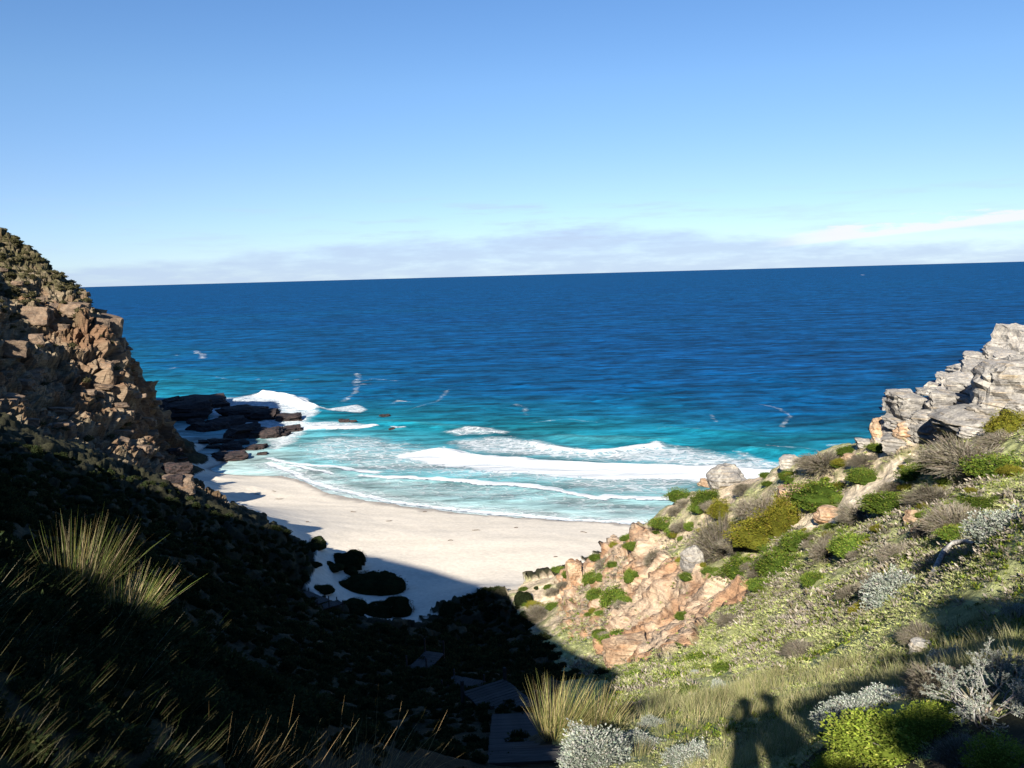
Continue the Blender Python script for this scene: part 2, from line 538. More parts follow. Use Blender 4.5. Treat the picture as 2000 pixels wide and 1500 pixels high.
# ------------------------------------------------------------------ ground: one sheet, finer where it is near
def build_ground():
    azs = np.r_[np.arange(-62, -34, 0.5), np.arange(-34, 34, 0.1), np.arange(34, 50, 0.5), np.arange(50, 298, 4.0)]
    nc = len(azs)
    rs = np.r_[np.geomspace(0.9, 3.0, 12)[:-1], np.geomspace(3.0, 125, 640)[:-1], np.arange(125, 165, 0.85), np.arange(165, 272, 0.5), np.arange(272, 345, 1.3), np.geomspace(346, 430, 14)]
    nr = len(rs)
    a = np.radians(azs)
    X = rs[:, None] * np.sin(a)[None]
    Y = rs[:, None] * np.cos(a)[None]
    x, y = X.ravel(), Y.ravel()
    az = np.tile(azs, nr)
    r = np.repeat(rs, nc)
    fine = (az > -50) & (az < 45)
    z = land(x, y)
    Z = z.reshape(nr, nc)
    # normals of the smooth land
    def grad(M):
        gr = np.gradient(M, axis=0)
        gc = (np.roll(M, -1, 1) - np.roll(M, 1, 1)) * 0.5
        return gr, gc
    (xr, xc), (yr, yc), (zr, zc) = grad(X), grad(Y), grad(Z)
    N = np.stack([yc * zr - zc * yr, zc * xr - xc * zr, xc * yr - yc * xr], -1)
    N /= np.linalg.norm(N, axis=-1, keepdims=True) + 1e-12
    N = N.reshape(-1, 3)
    N[N[:, 2] < 0] *= -1
    p = np.c_[x, y, z]
    steep = 1 - N[:, 2]
    big = fbm(p * 0.09, 4, 0.5, 1)
    med = fbm(p * 0.45, 4, 0.5, 2)
    sml = fbm(p * 1.9, 3, 0.55, 3)
    # ---- what covers the ground
    head = ((az < -19.0) & (r > 150) & (z > 1.5)) | ((az < -19.0) & (az > -60) & (r > 185))
    head &= (z > 5) | (steep > 0.10)
    headw = sstep(z, 1.5, 7.5) * head
    sandw = np.zeros(len(x))
    beach_poly = plan([(330, 940), (372, 968), (430, 1010), (545, 1058), (600, 1090), (590, 1140), (650, 1175), (700, 1205), (780, 1222), (870, 1178), (940, 1148), (1030, 1150), (1112, 1106)]) \
        + [on_level(1290, 1030, 0)[:2], (on_level(1290, 1030, 0)[0] + 15, on_level(1290, 1030, 0)[1] + 70), (20, 420), (-150, 420), on_level(335, 800, 0)[:2]]
    jx = (med - 0.5) * 7
    sand_in = inside(beach_poly, x + jx, y + (big - 0.5) * 4)
    sandw = np.where(sand_in & (z < 9) & ~head, 1.0, 0.0)
    right = inside([(a_ * 1.22, b_ * 1.22) if k_ > 2 else (a_, b_) for k_, (a_, b_) in enumerate(plan([(1030, 1225), (985, 1152), (1090, 1125), (1280, 1015), (1420, 945), (1640, 885), (1990, 740)]))] + [(60, 60), (45, 20), (5, 5), (2, 8)] + plan([(1080, 1480), (1100, 1330), (1060, 1265)]), x, y)  # sunlit side; the shaded spur is left to the shade-darkened colour
    rockw = headw.copy()
    faces_px = [
        [(1160, 1285), (1205, 1200), (1225, 1110), (1215, 1050), (1262, 1036), (1300, 1085), (1335, 1112), (1400, 1125), (1472, 1135), (1455, 1165), (1390, 1195), (1350, 1262), (1300, 1290), (1215, 1290)],
        [(1100, 1160), (1108, 1115), (1140, 1105), (1135, 1140), (1115, 1190)],
        [(1180, 1075), (1200, 1045), (1245, 1040), (1250, 1075), (1210, 1085)],
        [(1700, 862), (1760, 832), (1850, 795), (1990, 740), (1990, 800), (1900, 830), (1830, 850), (1740, 880)]]
    NO_COVER.extend(plan(q) for q in faces_px)
    NO_COVER.append(plan([(1540, 1000), (1600, 978), (1690, 925), (1790, 872), (1800, 885), (1715, 962), (1600, 1020), (1560, 1030)]))
    face = np.zeros(len(x))
    for q in faces_px:
        face = np.maximum(face, inside(plan(q), x + (sml - 0.5) * 1.5, y + (med - 0.5) * 2.5))
    rockw = np.maximum(rockw, face)
    band = inside(plan([(1098, 1122), (1150, 1098), (1205, 1056), (1240, 1036), (1275, 1018), (1310, 1000), (1320, 1060), (1290, 1085), (1240, 1130), (1215, 1180), (1170, 1250), (1110, 1235), (1085, 1190)]), x + (sml - 0.5) * 2.5, y + (med - 0.5) * 5)
    bandw = band * sstep(med * 0.6 + big * 0.4, 0.40, 0.50) * (face < 0.5)
    rockw = np.maximum(rockw, bandw)
    path = inside(plan([(1540, 1000), (1560, 985), (1600, 978), (1650, 955), (1690, 925), (1735, 898), (1790, 872), (1800, 885), (1745, 925), (1715, 962), (1660, 1000), (1600, 1020), (1560, 1030)]), x + (sml - 0.5) * 1.2, y + (sml - 0.5) * 1.5)
    # spurs of the shaded left side come in rocky lumps
    left = fine & (sandw < 0.5) & (az < 5) & ~right & ~head & (r > 13)
    # ---- relief
    near = np.clip(r / 40, 0.12, 1)
    d = (big - 0.5) * 1.6 * np.clip(r / 60, 0.05, 1) + (med - 0.5) * 0.9 * near + (sml - 0.5) * 0.32 * near
    d *= (1 - sandw)
    d += sandw * ((med - 0.5) * 0.10 + (big - 0.5) * 0.25)
    bed = np.array([[0.93, 0.30, 0.20], [-0.28, 0.95, -0.10], [-0.22, 0.04, 0.97]])
    pw = p + (np.c_[fbm(p * 0.12, 3, 0.5, 21), fbm(p * 0.12 + 50, 3, 0.5, 22), fbm(p * 0.12 + 90, 3, 0.5, 23)] - 0.5) * 5
    def blocky(mask, size, lay, amp, cr, seed):
        o = np.zeros(len(x))
        q = (pw[mask] @ bed.T) / np.array([size, size, lay])
        rid, ck = blocks(q, seed)
        o[mask] = (rid - 0.45) * amp - ck * cr
        return o
    hm = headw > 0.02
    hd = -1.2 * headw + blocky(hm, 10.0, 4.2, 4.2, 1.3, 31) + blocky(hm, 4.4, 1.6, 2.0, 1.0, 32) + blocky(hm, 1.9, 0.7, 0.8, 0.5, 33)
    scrubtop = sstep(z, 44, 52) * 0.55
    d = d * (1 - headw) + headw * (hd * (1 - scrubtop) + (med - 0.5) * 2.5)
    fm = face > 0.5
    fs = np.clip(r / 75, 0.4, 1)
    pr = np.zeros(len(x))                     # gullies running down the face
    dn = N[fm, :2].mean(0)
    dn = dn / np.linalg.norm(dn)
    acr = pw[fm, 0] * -dn[1] + pw[fm, 1] * dn[0]
    dwn = pw[fm, 0] * dn[0] + pw[fm, 1] * dn[1]
    pr[fm] = abs(fbm(np.c_[acr * 0.36 + dwn * 0.10, dwn * 0.06 + 3, acr * 0.02], 5, 0.60, 45) - 0.5) * 2
    bmask = bandw > 0.02
    d += bandw * blocky(bmask, 3.0, 1.2, 0.9, 0.3, 47)
    d += fs * (blocky(fm, 9.0, 7.0, 0.8, 0.2, 40) + blocky(fm, 3.4, 0.9, 0.22, 0.10, 41) + fm * ((med - 0.5) * 0.4 + (0.30 - pr) * 3.0))
    lm = left & (r > 60)
    d += np.clip((r - 60) / 40, 0, 1) * (blocky(lm, 4.5, 3.0, 2.0, 0.5, 51) + blocky(lm, 1.8, 1.1, 0.7, 0.3, 52)) * 0.8
    d *= fine
    horiz = np.clip(steep * 1.6, 0, 1)
    Nd = N.copy()
    Nd[:, 2] = np.maximum(Nd[:, 2], 0.25)
    Nd /= np.linalg.norm(Nd, axis=1, keepdims=True)
    pos = p + Nd * d[:, None]
    # ---- colour of the ground, darkened on the left to stand in for shade
    col = np.empty((len(x), 3))
    scrub = np.array([0.030, 0.030, 0.017])  # scrub colour lowered towards black to carry the deep shade
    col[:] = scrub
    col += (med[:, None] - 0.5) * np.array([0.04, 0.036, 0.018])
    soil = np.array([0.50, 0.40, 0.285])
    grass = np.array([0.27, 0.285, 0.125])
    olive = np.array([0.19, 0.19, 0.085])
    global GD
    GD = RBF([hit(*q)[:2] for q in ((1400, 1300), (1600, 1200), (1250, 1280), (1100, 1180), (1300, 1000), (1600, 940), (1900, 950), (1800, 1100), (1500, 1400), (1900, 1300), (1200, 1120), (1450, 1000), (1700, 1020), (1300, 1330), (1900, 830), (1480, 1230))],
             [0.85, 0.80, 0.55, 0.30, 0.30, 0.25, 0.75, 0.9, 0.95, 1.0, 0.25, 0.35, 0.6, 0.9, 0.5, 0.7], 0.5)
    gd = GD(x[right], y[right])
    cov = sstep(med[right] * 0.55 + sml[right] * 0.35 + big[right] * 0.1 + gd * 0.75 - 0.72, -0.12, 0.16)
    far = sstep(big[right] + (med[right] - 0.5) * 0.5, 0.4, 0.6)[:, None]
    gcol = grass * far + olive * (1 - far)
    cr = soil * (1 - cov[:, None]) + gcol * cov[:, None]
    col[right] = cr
    ork = np.array([0.37, 0.225, 0.135]); prk = np.array([0.46, 0.36, 0.265]); grk = np.array([0.30, 0.28, 0.26])
    t = sstep(fbm(p[fm] * 0.35, 4, 0.6, 61), 0.38, 0.62)[:, None]
    fc = ork * (1 - t) + prk * t
    bm = bandw > 0.02
    col[bm] = col[bm] * (1 - bandw[bm, None]) + bandw[bm, None] * (prk + (ork - prk) * sstep(sml[bm], 0.42, 0.6)[:, None])
    gz = inside(plan(faces_px[3]), x[fm], y[fm])
    fc[gz] = grk * 1.2
    col[fm] = fc
    col[path] = np.array([0.56, 0.47, 0.34])
    # headland: red-brown sandstone, dark scrub on the top and on ledges
    t1 = sstep(fbm(p[hm] * 0.12, 4, 0.6, 62), 0.35, 0.65)[:, None]
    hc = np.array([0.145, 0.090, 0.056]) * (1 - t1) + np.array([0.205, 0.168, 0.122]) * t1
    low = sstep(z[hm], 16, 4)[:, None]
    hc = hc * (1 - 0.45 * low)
    ledge = sstep(Nd[hm, 2] + (med[hm] - 0.5) * 0.9, 0.72, 0.92)
    topc = sstep(z[hm] + (med[hm] - 0.5) * 26, 46, 56)
    sc = np.clip(np.maximum(ledge * 0.35, topc * (0.55 + 0.45 * (sml[hm] > 0.46))), 0, 1)[:, None]
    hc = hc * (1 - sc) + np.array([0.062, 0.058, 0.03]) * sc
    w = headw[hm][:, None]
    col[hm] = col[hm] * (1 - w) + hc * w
    # sand, wet near the water
    sm = sandw > 0.5
    wet = sstep(z[sm] + (med[sm] - 0.5) * 0.2 + (big[sm] - 0.5) * 0.2, 0.36, 0.16)[:, None]
    col[sm] = np.array([0.60, 0.54, 0.445]) * (1 - wet) + np.array([0.29, 0.26, 0.225]) * wet
    # ---- faces, split by what they are
    idx = np.arange(nr * nc).reshape(nr, nc)
    nx = np.roll(idx, -1, 1)
    quads = np.stack([idx[:-1], nx[:-1], nx[1:], idx[1:]], -1).reshape(-1, 4)[:, ::-1]
    zq = pos[quads, 2].max(1)
    quads = quads[zq > -3.0]
    fa = quads[:, 0]
    kind = np.zeros(len(quads), int)
    kind[sandw[fa] > 0.5] = 1
    kind[headw[fa] > 0.3] = 2
    kind[path[fa] & (kind == 0)] = 3
    rockv = np.clip(rockw, 0, 1)
    rockv[lm] = np.maximum(rockv[lm], 0.5)
    out = []
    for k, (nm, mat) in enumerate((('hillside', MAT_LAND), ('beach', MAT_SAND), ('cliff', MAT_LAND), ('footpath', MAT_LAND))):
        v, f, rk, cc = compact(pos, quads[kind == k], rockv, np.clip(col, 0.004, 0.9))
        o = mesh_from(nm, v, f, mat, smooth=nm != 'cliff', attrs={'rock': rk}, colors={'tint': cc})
        o['kind'] = 'structure'
        out.append(o)
    return out


hillside, beach, cliff, footpath = build_ground()
bpy.context.view_layer.update()
GROUND = (hillside, beach, cliff, footpath)


def cast(o, d):
    best, where = 1e9, None
    for g in GROUND:
        ok, loc, nor, i = g.ray_cast(o, d)
        if ok and (loc - o).length < best:
            best, where = (loc - o).length, loc.copy()
    return where


def hit(px, py):
    """where the line of sight through a pixel first meets the finished ground"""
    d = Vector(ray(px, py))
    p = cast(Vector((0, 0, EYE)) + d * 1.5, d)
    return p if p is not None else Vector(on_level(px, py, 0))


def ground_z(x, y):
    p = cast(Vector((x, y, 400)), Vector((0, 0, -1)))
    return p.z if p is not None else float(land([x], [y])[0])


# ------------------------------------------------------------------ the sea
def sea_material():
    m, b, out = new_mat('sea_water')
    pos = b.new('ShaderNodeNewGeometry').outputs['Position']
    tint = b.new('ShaderNodeAttribute', attribute_name='tint').outputs['Fac']
    foam = b.new('ShaderNodeAttribute', attribute_name='foam').outputs['Fac']
    # wind chop: long crests across the view, small close in, larger far out
    w1 = b.noise(b.scale(pos, (0.42, 1.0, 1), rot=(0, 0, 0.15)), 0.16, 8, 0.72, 0.3)
    w2 = b.noise(b.scale(pos, (0.3, 1.0, 1), rot=(0, 0, -0.1)), 0.055, 5, 0.6, 0.3)
    w3 = b.noise(b.scale(pos, (0.22, 1.0, 1)), 0.0065, 6, 0.6)
    v = b.math('ADD', b.math('ADD', tint, b.math('MULTIPLY', b.math('SUBTRACT', w2, 0.5), 0.28)), b.math('MULTIPLY', b.math('SUBTRACT', w3, 0.5), 0.25))
    c = b.ramp(v, [(0.0, (0.24, 0.325, 0.315)), (0.22, (0.075, 0.205, 0.220)), (0.5, (0.006, 0.125, 0.165)), (0.68, (0.003, 0.078, 0.135)), (0.85, (0.0013, 0.047, 0.120)), (1.0, (0.0012, 0.036, 0.110))])
    ch = b.math('MULTIPLY', b.smooth(w1, 0.3, 0.70, 0.40, 1.85), b.smooth(w2, 0.3, 0.7, 0.6, 1.5))
    c = b.mix(1.0, c, b.new('ShaderNodeCombineXYZ', {0: ch, 1: ch, 2: ch}), 'MULTIPLY')
    # foam lace
    warp = b.new('ShaderNodeVectorMath', {0: pos, 1: b.new('ShaderNodeVectorMath', {0: b.new('ShaderNodeTexNoise', {'Vector': pos, 'Scale': 0.25, 'Detail': 4.0}).outputs[1], 3: 5.0}, operation='SCALE')}, operation='ADD')
    sv = b.scale(warp, (0.55, 1.0, 0))
    vo = b.new('ShaderNodeTexVoronoi', {'Vector': sv, 'Scale': 0.42}, feature='DISTANCE_TO_EDGE').outputs[0]
    vo2 = b.new('ShaderNodeTexVoronoi', {'Vector': sv, 'Scale': 1.1}, feature='DISTANCE_TO_EDGE').outputs[0]
    lace = b.math('MAXIMUM', b.smooth(vo, 0.22, 0.02), b.math('MULTIPLY', b.smooth(vo2, 0.25, 0.0), 0.8))
    n = b.noise(sv, 0.9, 7, 0.7)
    patt = b.math('ADD', b.math('MULTIPLY', lace, 0.5), b.math('MULTIPLY', n, 0.6))
    th = b.math('SUBTRACT', 1.10, b.math('MULTIPLY', foam, 1.05))
    f = b.smooth(b.math('SUBTRACT', patt, th), -0.16, 0.28)
    f = b.math('MULTIPLY', f, b.smooth(foam, 0.0, 0.12))
    haze = b.math('MULTIPLY', b.smooth(foam, 0.15, 0.75, 0.0, 0.62), b.smooth(n, 0.25, 0.70, 0.35, 1.0))
    f = b.math('MAXIMUM', b.math('MULTIPLY', f, b.smooth(foam, 0.2, 0.9, 0.72, 1.0)), haze)
    c = b.mix(f, c, (0.52, 0.55, 0.56))
    h = b.math('ADD', b.math('MULTIPLY', w1, 0.5), b.math('ADD', b.math('MULTIPLY', w2, 2.2), b.math('MULTIPLY', f, 0.3)))
    bump = b.new('ShaderNodeBump', {'Height': h, 'Distance': 1.0, 'Strength': 0.9})
    body = b.new('ShaderNodeBsdfDiffuse', {'Color': c, 'Normal': bump})
    gloss = b.new('ShaderNodeBsdfGlossy', {'Color': (1, 1, 1), 'Roughness': 0.25, 'Normal': bump})
    b.put(out.inputs['Surface'], b.new('ShaderNodeMixShader', {0: b.math('MULTIPLY_ADD', f, -0.035, 0.038), 1: body, 2: gloss}).outputs[0])
    return m


def lvl(pts, z=0.0):
    return [on_level(px, py, z)[:2] for px, py in pts]


def build_sea():
    azs = np.r_[np.arange(-46, -30, 0.8), np.arange(-30, 34, 0.11), np.arange(34, 46, 0.8), np.arange(46, 314, 6.0)]
    rs = np.r_[np.linspace(60, 150, 30)[:-1], np.geomspace(150, 420, 330)[:-1], np.geomspace(420, 1500, 90)[:-1], np.geomspace(1500, 90000, 60)]
    nc, nr = len(azs), len(rs)
    a = np.radians(azs)
    x = (rs[:, None] * np.sin(a)[None]).ravel()
    y = (rs[:, None] * np.cos(a)[None]).ravel()
    r = np.repeat(rs, nc)
    p = np.c_[x, y, 0 * x]
    near = r < 700
    # depth tint, surveyed at points
    T = [((px, py), 0.0) for px, py in SHORE_PX] + [((900, 960), .14), ((700, 935), .16), ((1150, 985), .10), ((620, 900), .2), ((720, 900), .26), ((1100, 930), .25), ((800, 870), .40), ((900, 840), .5), ((1100, 838), .52), ((1500, 880), .55),
        ((1300, 860), .5), ((1300, 800), .76), ((1100, 800), .74), ((700, 800), .68), ((620, 740), .78), ((350, 720), .80), ((480, 700), .84), ((900, 720), .88), ((1600, 820), .84), ((1680, 850), .60), ((1000, 650), .95),
        ((300, 650), .92), ((1900, 700), .95), ((1500, 720), .95), ((1000, 590), .95), ((500, 790), .7), ((600, 600), .9), ((1700, 600), .97)]
    tr = RBF([on_level(*q, 0)[:2] for q, _ in T], [v for _, v in T], 2.0)
    tint = np.full(len(x), 0.97)
    tint[r < 1600] = np.clip(tr(x[r < 1600], y[r < 1600]), 0, 1.0)
    tint = np.where(r > 900, tint + (0.97 - tint) * sstep(r, 900, 1600), tint)
    wob = (fbm(p * 0.05, 4, 0.55, 71) - 0.5)
    wob2 = (fbm(p * 0.22, 3, 0.55, 72) - 0.5)
    xx, yy = x + wob * 5, y + wob * 8 + wob2 * 3
    foam = np.zeros(len(x))
    z = 0.12 * near + 0.18 * (fbm(p * np.array([0.05, 0.12, 1]), 3, 0.5, 73) - 0.5) * near
    z += near * 0.22 * np.sin(y * 0.27 + wob * 22 + x * 0.02) * np.clip((y - 190) / 100, 0, 1) * sstep(wob, -0.1, 0.15)

    def patch(px, dens, soft=3.0):
        q = lvl(px)
        m = near & inside(q, xx, yy)
        d, _, _ = seg_dist(q + [q[0]], xx[m], yy[m])
        foam[m] = np.maximum(foam[m], dens * np.clip(0.35 + d / soft, 0, 1))

    def breaker(px, front, back, dens, height, tail=0.0):
        """white front on the near side, fading seawards"""
        q = lvl(px)
        d, s, al = seg_dist(q, xx, yy)
        sd = d * -s                     # positive towards the sea
        ends = np.clip(np.minimum(al, 1 - al) * 14 + 0.15, 0, 1)
        w = np.where(sd < 0, 1 - sstep(-sd, front * 0.55, front), 1 - sstep(sd, back * 0.45, back))
        w = w * ends
        foam[:] = np.maximum(foam, dens * w)
        if tail:
            foam[:] = np.maximum(foam, tail * ends * np.where(sd > 0, 1 - sstep(sd, 2, 26), 0))
        z[:] += height * ends * np.exp(-((sd - 1.0) / 2.6) ** 2)

    # water between the shore and the outer break, covered in thinning foam
    patch([(600, 905), (720, 925), (860, 938), (1000, 950), (1190, 968), (1330, 975), (1460, 930), (1300, 918), (1100, 908), (930, 890), (860, 872), (760, 850), (640, 850), (560, 870)], 0.46, 14)
    patch([(545, 915), (620, 938), (800, 968), (1000, 985), (1300, 1012), (1330, 985), (1190, 972), (950, 950), (720, 930), (560, 895)], 0.33, 4)
    patch([(858, 868), (880, 860), (950, 852), (1010, 849), (1060, 858), (1110, 870), (1180, 876), (1225, 872), (1290, 864), (1350, 872), (1420, 885), (1530, 905), (1560, 930), (1430, 925), (1250, 905), (1000, 895), (900, 885)], 0.58, 10)
    patch([(505, 768), (560, 775), (600, 776), (622, 798), (610, 822), (660, 826), (716, 830), (700, 839), (600, 843), (590, 862), (560, 875), (530, 880), (490, 840), (420, 830), (390, 800), (440, 780)], 0.62, 5)
    patch([(350, 785), (420, 775), (500, 780), (560, 830), (520, 850), (440, 828), (360, 800)], 0.5, 5)
    patch([(625, 800), (690, 792), (720, 800), (700, 808), (640, 806)], 0.62, 3)
    patch([(520, 905), (600, 925), (700, 960), (640, 958), (560, 930), (510, 902)], 0.5, 3)
    patch([(850, 845), (900, 838), (960, 836), (1010, 843), (960, 850), (880, 855)], 0.5, 4)
    patch([(1420, 880), (1520, 900), (1600, 893), (1640, 880), (1620, 905), (1500, 925)], 0.6, 4)
    breaker([(852, 874), (880, 883), (920, 892), (980, 899), (1060, 905), (1150, 908), (1250, 910), (1350, 913), (1420, 918), (1500, 924), (1600, 928)], 3.4, 19.0, 1.25, 1.0, 0.84)
    breaker([(528, 893), (560, 903), (600, 911), (660, 913), (720, 917), (760, 922)], 1.2, 2.8, 0.98, 0.25)
    breaker([(560, 912), (610, 921), (660, 926)], 0.9, 1.8, 0.9, 0.2)
    breaker([(700, 925), (760, 932), (820, 935), (870, 938), (950, 947), (1050, 955), (1130, 964), (1180, 970), (1196, 965), (1215, 967), (1300, 973), (1400, 980)], 1.6, 3.2, 1.05, 0.45)
    breaker([(505, 770), (540, 776), (575, 782), (600, 790), (622, 802)], 5.0, 9.0, 1.2, 2.2)
    patch([(530, 775), (600, 790), (622, 806), (600, 826), (715, 830), (700, 838), (600, 842), (560, 850), (545, 820)], 0.66, 4)
    breaker([(600, 834), (650, 836), (700, 836), (720, 832)], 2.0, 5.0, 1.0, 0.6)
    breaker([(755, 838), (770, 840), (785, 838)], 1.0, 2.5, 0.8, 0.7)
    breaker([(860, 848), (930, 842), (1000, 846)], 1.2, 4.0, 0.62, 0.7)
    breaker([(1030, 865), (1080, 875), (1160, 882), (1240, 874), (1300, 868)], 2.0, 5.0, 0.85, 0.8)
    # the edge of the swash
    d, s, al = seg_dist(SHORE, x + wob2 * 2.0, y + wob * 3.0)
    foam = np.maximum(foam, 0.85 * (1 - sstep(d, 0.5, 1.5)) * (al > 0.28))
    foam = np.maximum(foam, 0.42 * (1 - sstep(d, 1.5, 9)) * (al > 0.28))
    # loose streaks further out
    for px, w, dn in (([(690, 730), (705, 738), (695, 748), (730, 740), (770, 745)], 3.0, .6), ([(670, 785), (700, 765), (690, 750), (720, 752)], 2.5, .55), ([(385, 686), (390, 694), (398, 700)], 4.5, .7), ([(330, 722), (345, 718)], 5, .6), ([(345, 694), (390, 690)], 3, .5),
                      ([(1485, 790), (1520, 795), (1545, 812), (1525, 835)], 1.6, .6), ([(1010, 790), (1030, 797), (1025, 812)], 2.2, .5), ([(1390, 810), (1400, 822)], 1.6, .5), ([(760, 790), (780, 782), (795, 786)], 2.2, .6),
                      ([(880, 760), (850, 785), (800, 800)], 2.0, .42), ([(500, 740), (560, 745), (600, 738)], 2.5, .45), ([(1620, 870), (1650, 868)], 1.5, .6), ([(1500, 870), (1560, 874), (1600, 878)], 1.4, .55), ([(420, 735), (470, 745)], 2.4, .45),
                      ([(1040, 825), (1100, 820), (1160, 828)], 1.6, .48), ([(1280, 842), (1330, 832), (1370, 838)], 1.5, .5), ([(640, 845), (720, 852)], 2, .5), ([(1660, 537), (1690, 537)], 16, .8)):
        d, s, al = seg_dist(lvl(px), xx, yy)
        foam = np.maximum(foam, dn * (0.45 + 0.3 * sstep(wob2, -0.12, 0.12)) * (1 - sstep(d, 0.0, w * 1.3)))
    # swell lines about to break, tinted greener to suggest light coming through
    for px, hgt in (([(1060, 850), (1130, 858), (1250, 862), (1350, 862)], 1.0), ([(1430, 878), (1520, 886), (1620, 884)], 1.2), ([(1250, 835), (1400, 846), (1500, 850)], .8), ([(700, 822), (850, 835), (960, 842)], .7)):
        q = lvl(px)
        d, s, al = seg_dist(q, x + wob * 4, y + wob * 6)
        sd = d * -s
        e = np.clip(np.minimum(al, 1 - al) * 5, 0, 1)
        z += hgt * e * np.exp(-((sd) / 3.4) ** 2) * near
        tint -= 0.10 * e * np.exp(-((sd + 2) / 4.0) ** 2) * near
    # rare whitecaps
    pos = np.c_[x, y, z]
    idx = np.arange(nr * nc).reshape(nr, nc)
    nx = np.roll(idx, -1, 1)
    quads = np.stack([idx[:-1], nx[:-1], nx[1:], idx[1:]], -1).reshape(-1, 4)[:, ::-1]
    o = mesh_from('sea', pos, quads, sea_material(), attrs={'tint': tint, 'foam': np.clip(foam, 0, 1.1)})
    o['kind'] = 'structure'
    return o


sea = build_sea()


# ------------------------------------------------------------------ tagging, copying
def tag(o, label=None, cat=None, group=None, kind=None):
    if label:
        o['label'] = label
    if cat:
        o['category'] = cat
    if group:
        o['group'] = group
    if kind:
        o['kind'] = kind
    return o


def empty(name, loc=(0, 0, 0), rz=0.0):
    o = bpy.data.objects.new(name, None)
    o.empty_display_size = 0.3
    C.objects.link(o)
    o.location = loc
    o.rotation_euler = (0, 0, rz)
    return o


def mesh_obj(name, me, parent=None, loc=None, rot=None, scale=None):
    o = bpy.data.objects.new(name, me)
    C.objects.link(o)
    if parent:
        o.parent = parent
    if loc is not None:
        o.location = loc
    if rot is not None:
        o.rotation_euler = rot
    if scale is not None:
        o.scale = scale
    return o


def data(name, v, f, mat, smooth=False, colors=None):
    o = mesh_from(name, v, f, mat, smooth=smooth, colors=colors)
    me = o.data
    bpy.data.objects.remove(o)
    return me


# ------------------------------------------------------------------ rocks
def rock_material(name, light, dark, stain, strata=2.2):
    m, b, out = new_mat(name)
    pos = b.new('ShaderNodeNewGeometry').outputs['Position']
    rnd = b.new('ShaderNodeObjectInfo').outputs['Random']
    n = b.noise(pos, 0.9, 8, 0.66)
    n2 = b.noise(pos, 5.0, 6, 0.7)
    st = b.noise(b.scale(pos, (0.5, 0.5, strata * 2.2), rot=(0.3, 0.22, 0)), 1.3, 6, 0.65)
    c = b.mix(b.smooth(n, 0.36, 0.64), dark, light)
    c = b.mix(b.math('MULTIPLY', b.smooth(st, 0.50, 0.68), b.math('MULTIPLY_ADD', rnd, 0.7, 0.3)), c, stain)
    g = b.math('MULTIPLY', b.smooth(n2, 0.25, 0.75, 0.6, 1.35), b.math('MULTIPLY_ADD', rnd, 0.35, 0.82))
    c = b.mix(1.0, c, b.new('ShaderNodeCombineXYZ', {0: g, 1: g, 2: g}), 'MULTIPLY')
    h = b.math('ADD', b.math('MULTIPLY', n2, 0.35), b.math('MULTIPLY', st, 0.9))
    finish(b, out, c, 0.92, 0.15, h, 0.22, 0.9)
    return m


M_GREY = rock_material('grey_sandstone', (0.31, 0.29, 0.255), (0.16, 0.152, 0.145), (0.35, 0.28, 0.19))
M_ORANGE = rock_material('orange_sandstone', (0.37, 0.275, 0.185), (0.23, 0.15, 0.095), (0.33, 0.175, 0.085))
M_RED = rock_material('red_brown_sandstone', (0.185, 0.135, 0.094), (0.092, 0.068, 0.051), (0.19, 0.108, 0.060))
M_REEF = rock_material('dark_wet_reef_rock', (0.040, 0.031, 0.029), (0.018, 0.016, 0.017), (0.075, 0.042, 0.036))


def ico(sub):
    import bmesh
    bm = bmesh.new()
    bmesh.ops.create_icosphere(bm, subdivisions=sub, radius=1.0)
    bm.verts.ensure_lookup_table()
    v = np.array([q.co[:] for q in bm.verts])
    f = np.array([[w.index for w in q.verts] for q in bm.faces])
    bm.free()
    return v, f


def rock_data(name, seed, mat, cuts=12, sub=4, boxy=0.0, layers=0, jag=1.0):
    """a boulder: a ball chipped by random planes; boxy ones are first squared off; layers are grooved beds"""
    R = np.random.default_rng(seed)
    v, f = ico(sub)
    if boxy:
        v = v * 1.5
        for ax in range(3):
            n = np.zeros(3)
            n[ax] = 1
            n = n + R.normal(0, 0.10, 3)
            n /= np.linalg.norm(n)
            for sgn in (1, -1):
                d = v @ (n * sgn) - R.uniform(0.78, 0.95)
                v -= np.clip(d, 0, None)[:, None] * (n * sgn)
    for k in range(cuts):
        n = R.normal(0, 1, 3)
        n /= np.linalg.norm(n)
        d = v @ n - R.uniform(0.70, 0.98) * (1.15 if boxy else 1.0)
        v -= np.clip(d, 0, None)[:, None] * n
    ln = np.linalg.norm(v, axis=1, keepdims=True)
    dirn = v / ln
    v += dirn * ((fbm(v * 2.2 + seed, 4, 0.55, seed) - 0.5) * 0.26 * jag)[:, None]
    v += dirn * ((fbm(v * 7 + seed, 2, 0.55, seed + 3) - 0.5) * 0.07 * jag)[:, None]
    if layers:
        w = v[:, 2] + 0.18 * v[:, 0] + (fbm(v * 1.4 + 3, 2, 0.5, seed + 9) - 0.5) * 0.35
        k = np.floor(w * layers)
        g = abs(w * layers - k - 0.5) * 2
        push = (_hash(k, k * 0, k * 0, seed) - 0.5) * 0.17 - 0.11 * sstep(g, 0.62, 1.0)
        h = dirn.copy()
        h[:, 2] *= 0.2
        v += h * push[:, None]
    mx, mn = v.max(0), v.min(0)
    v = (v - (mx + mn) / 2) / (mx - mn)          # unit box, centred
    return data(name, v, f, mat, smooth=False)


def rock_set(nm, mat, n, seed, **kw):
    return [rock_data(nm, seed + i, mat, **kw) for i in range(n)]


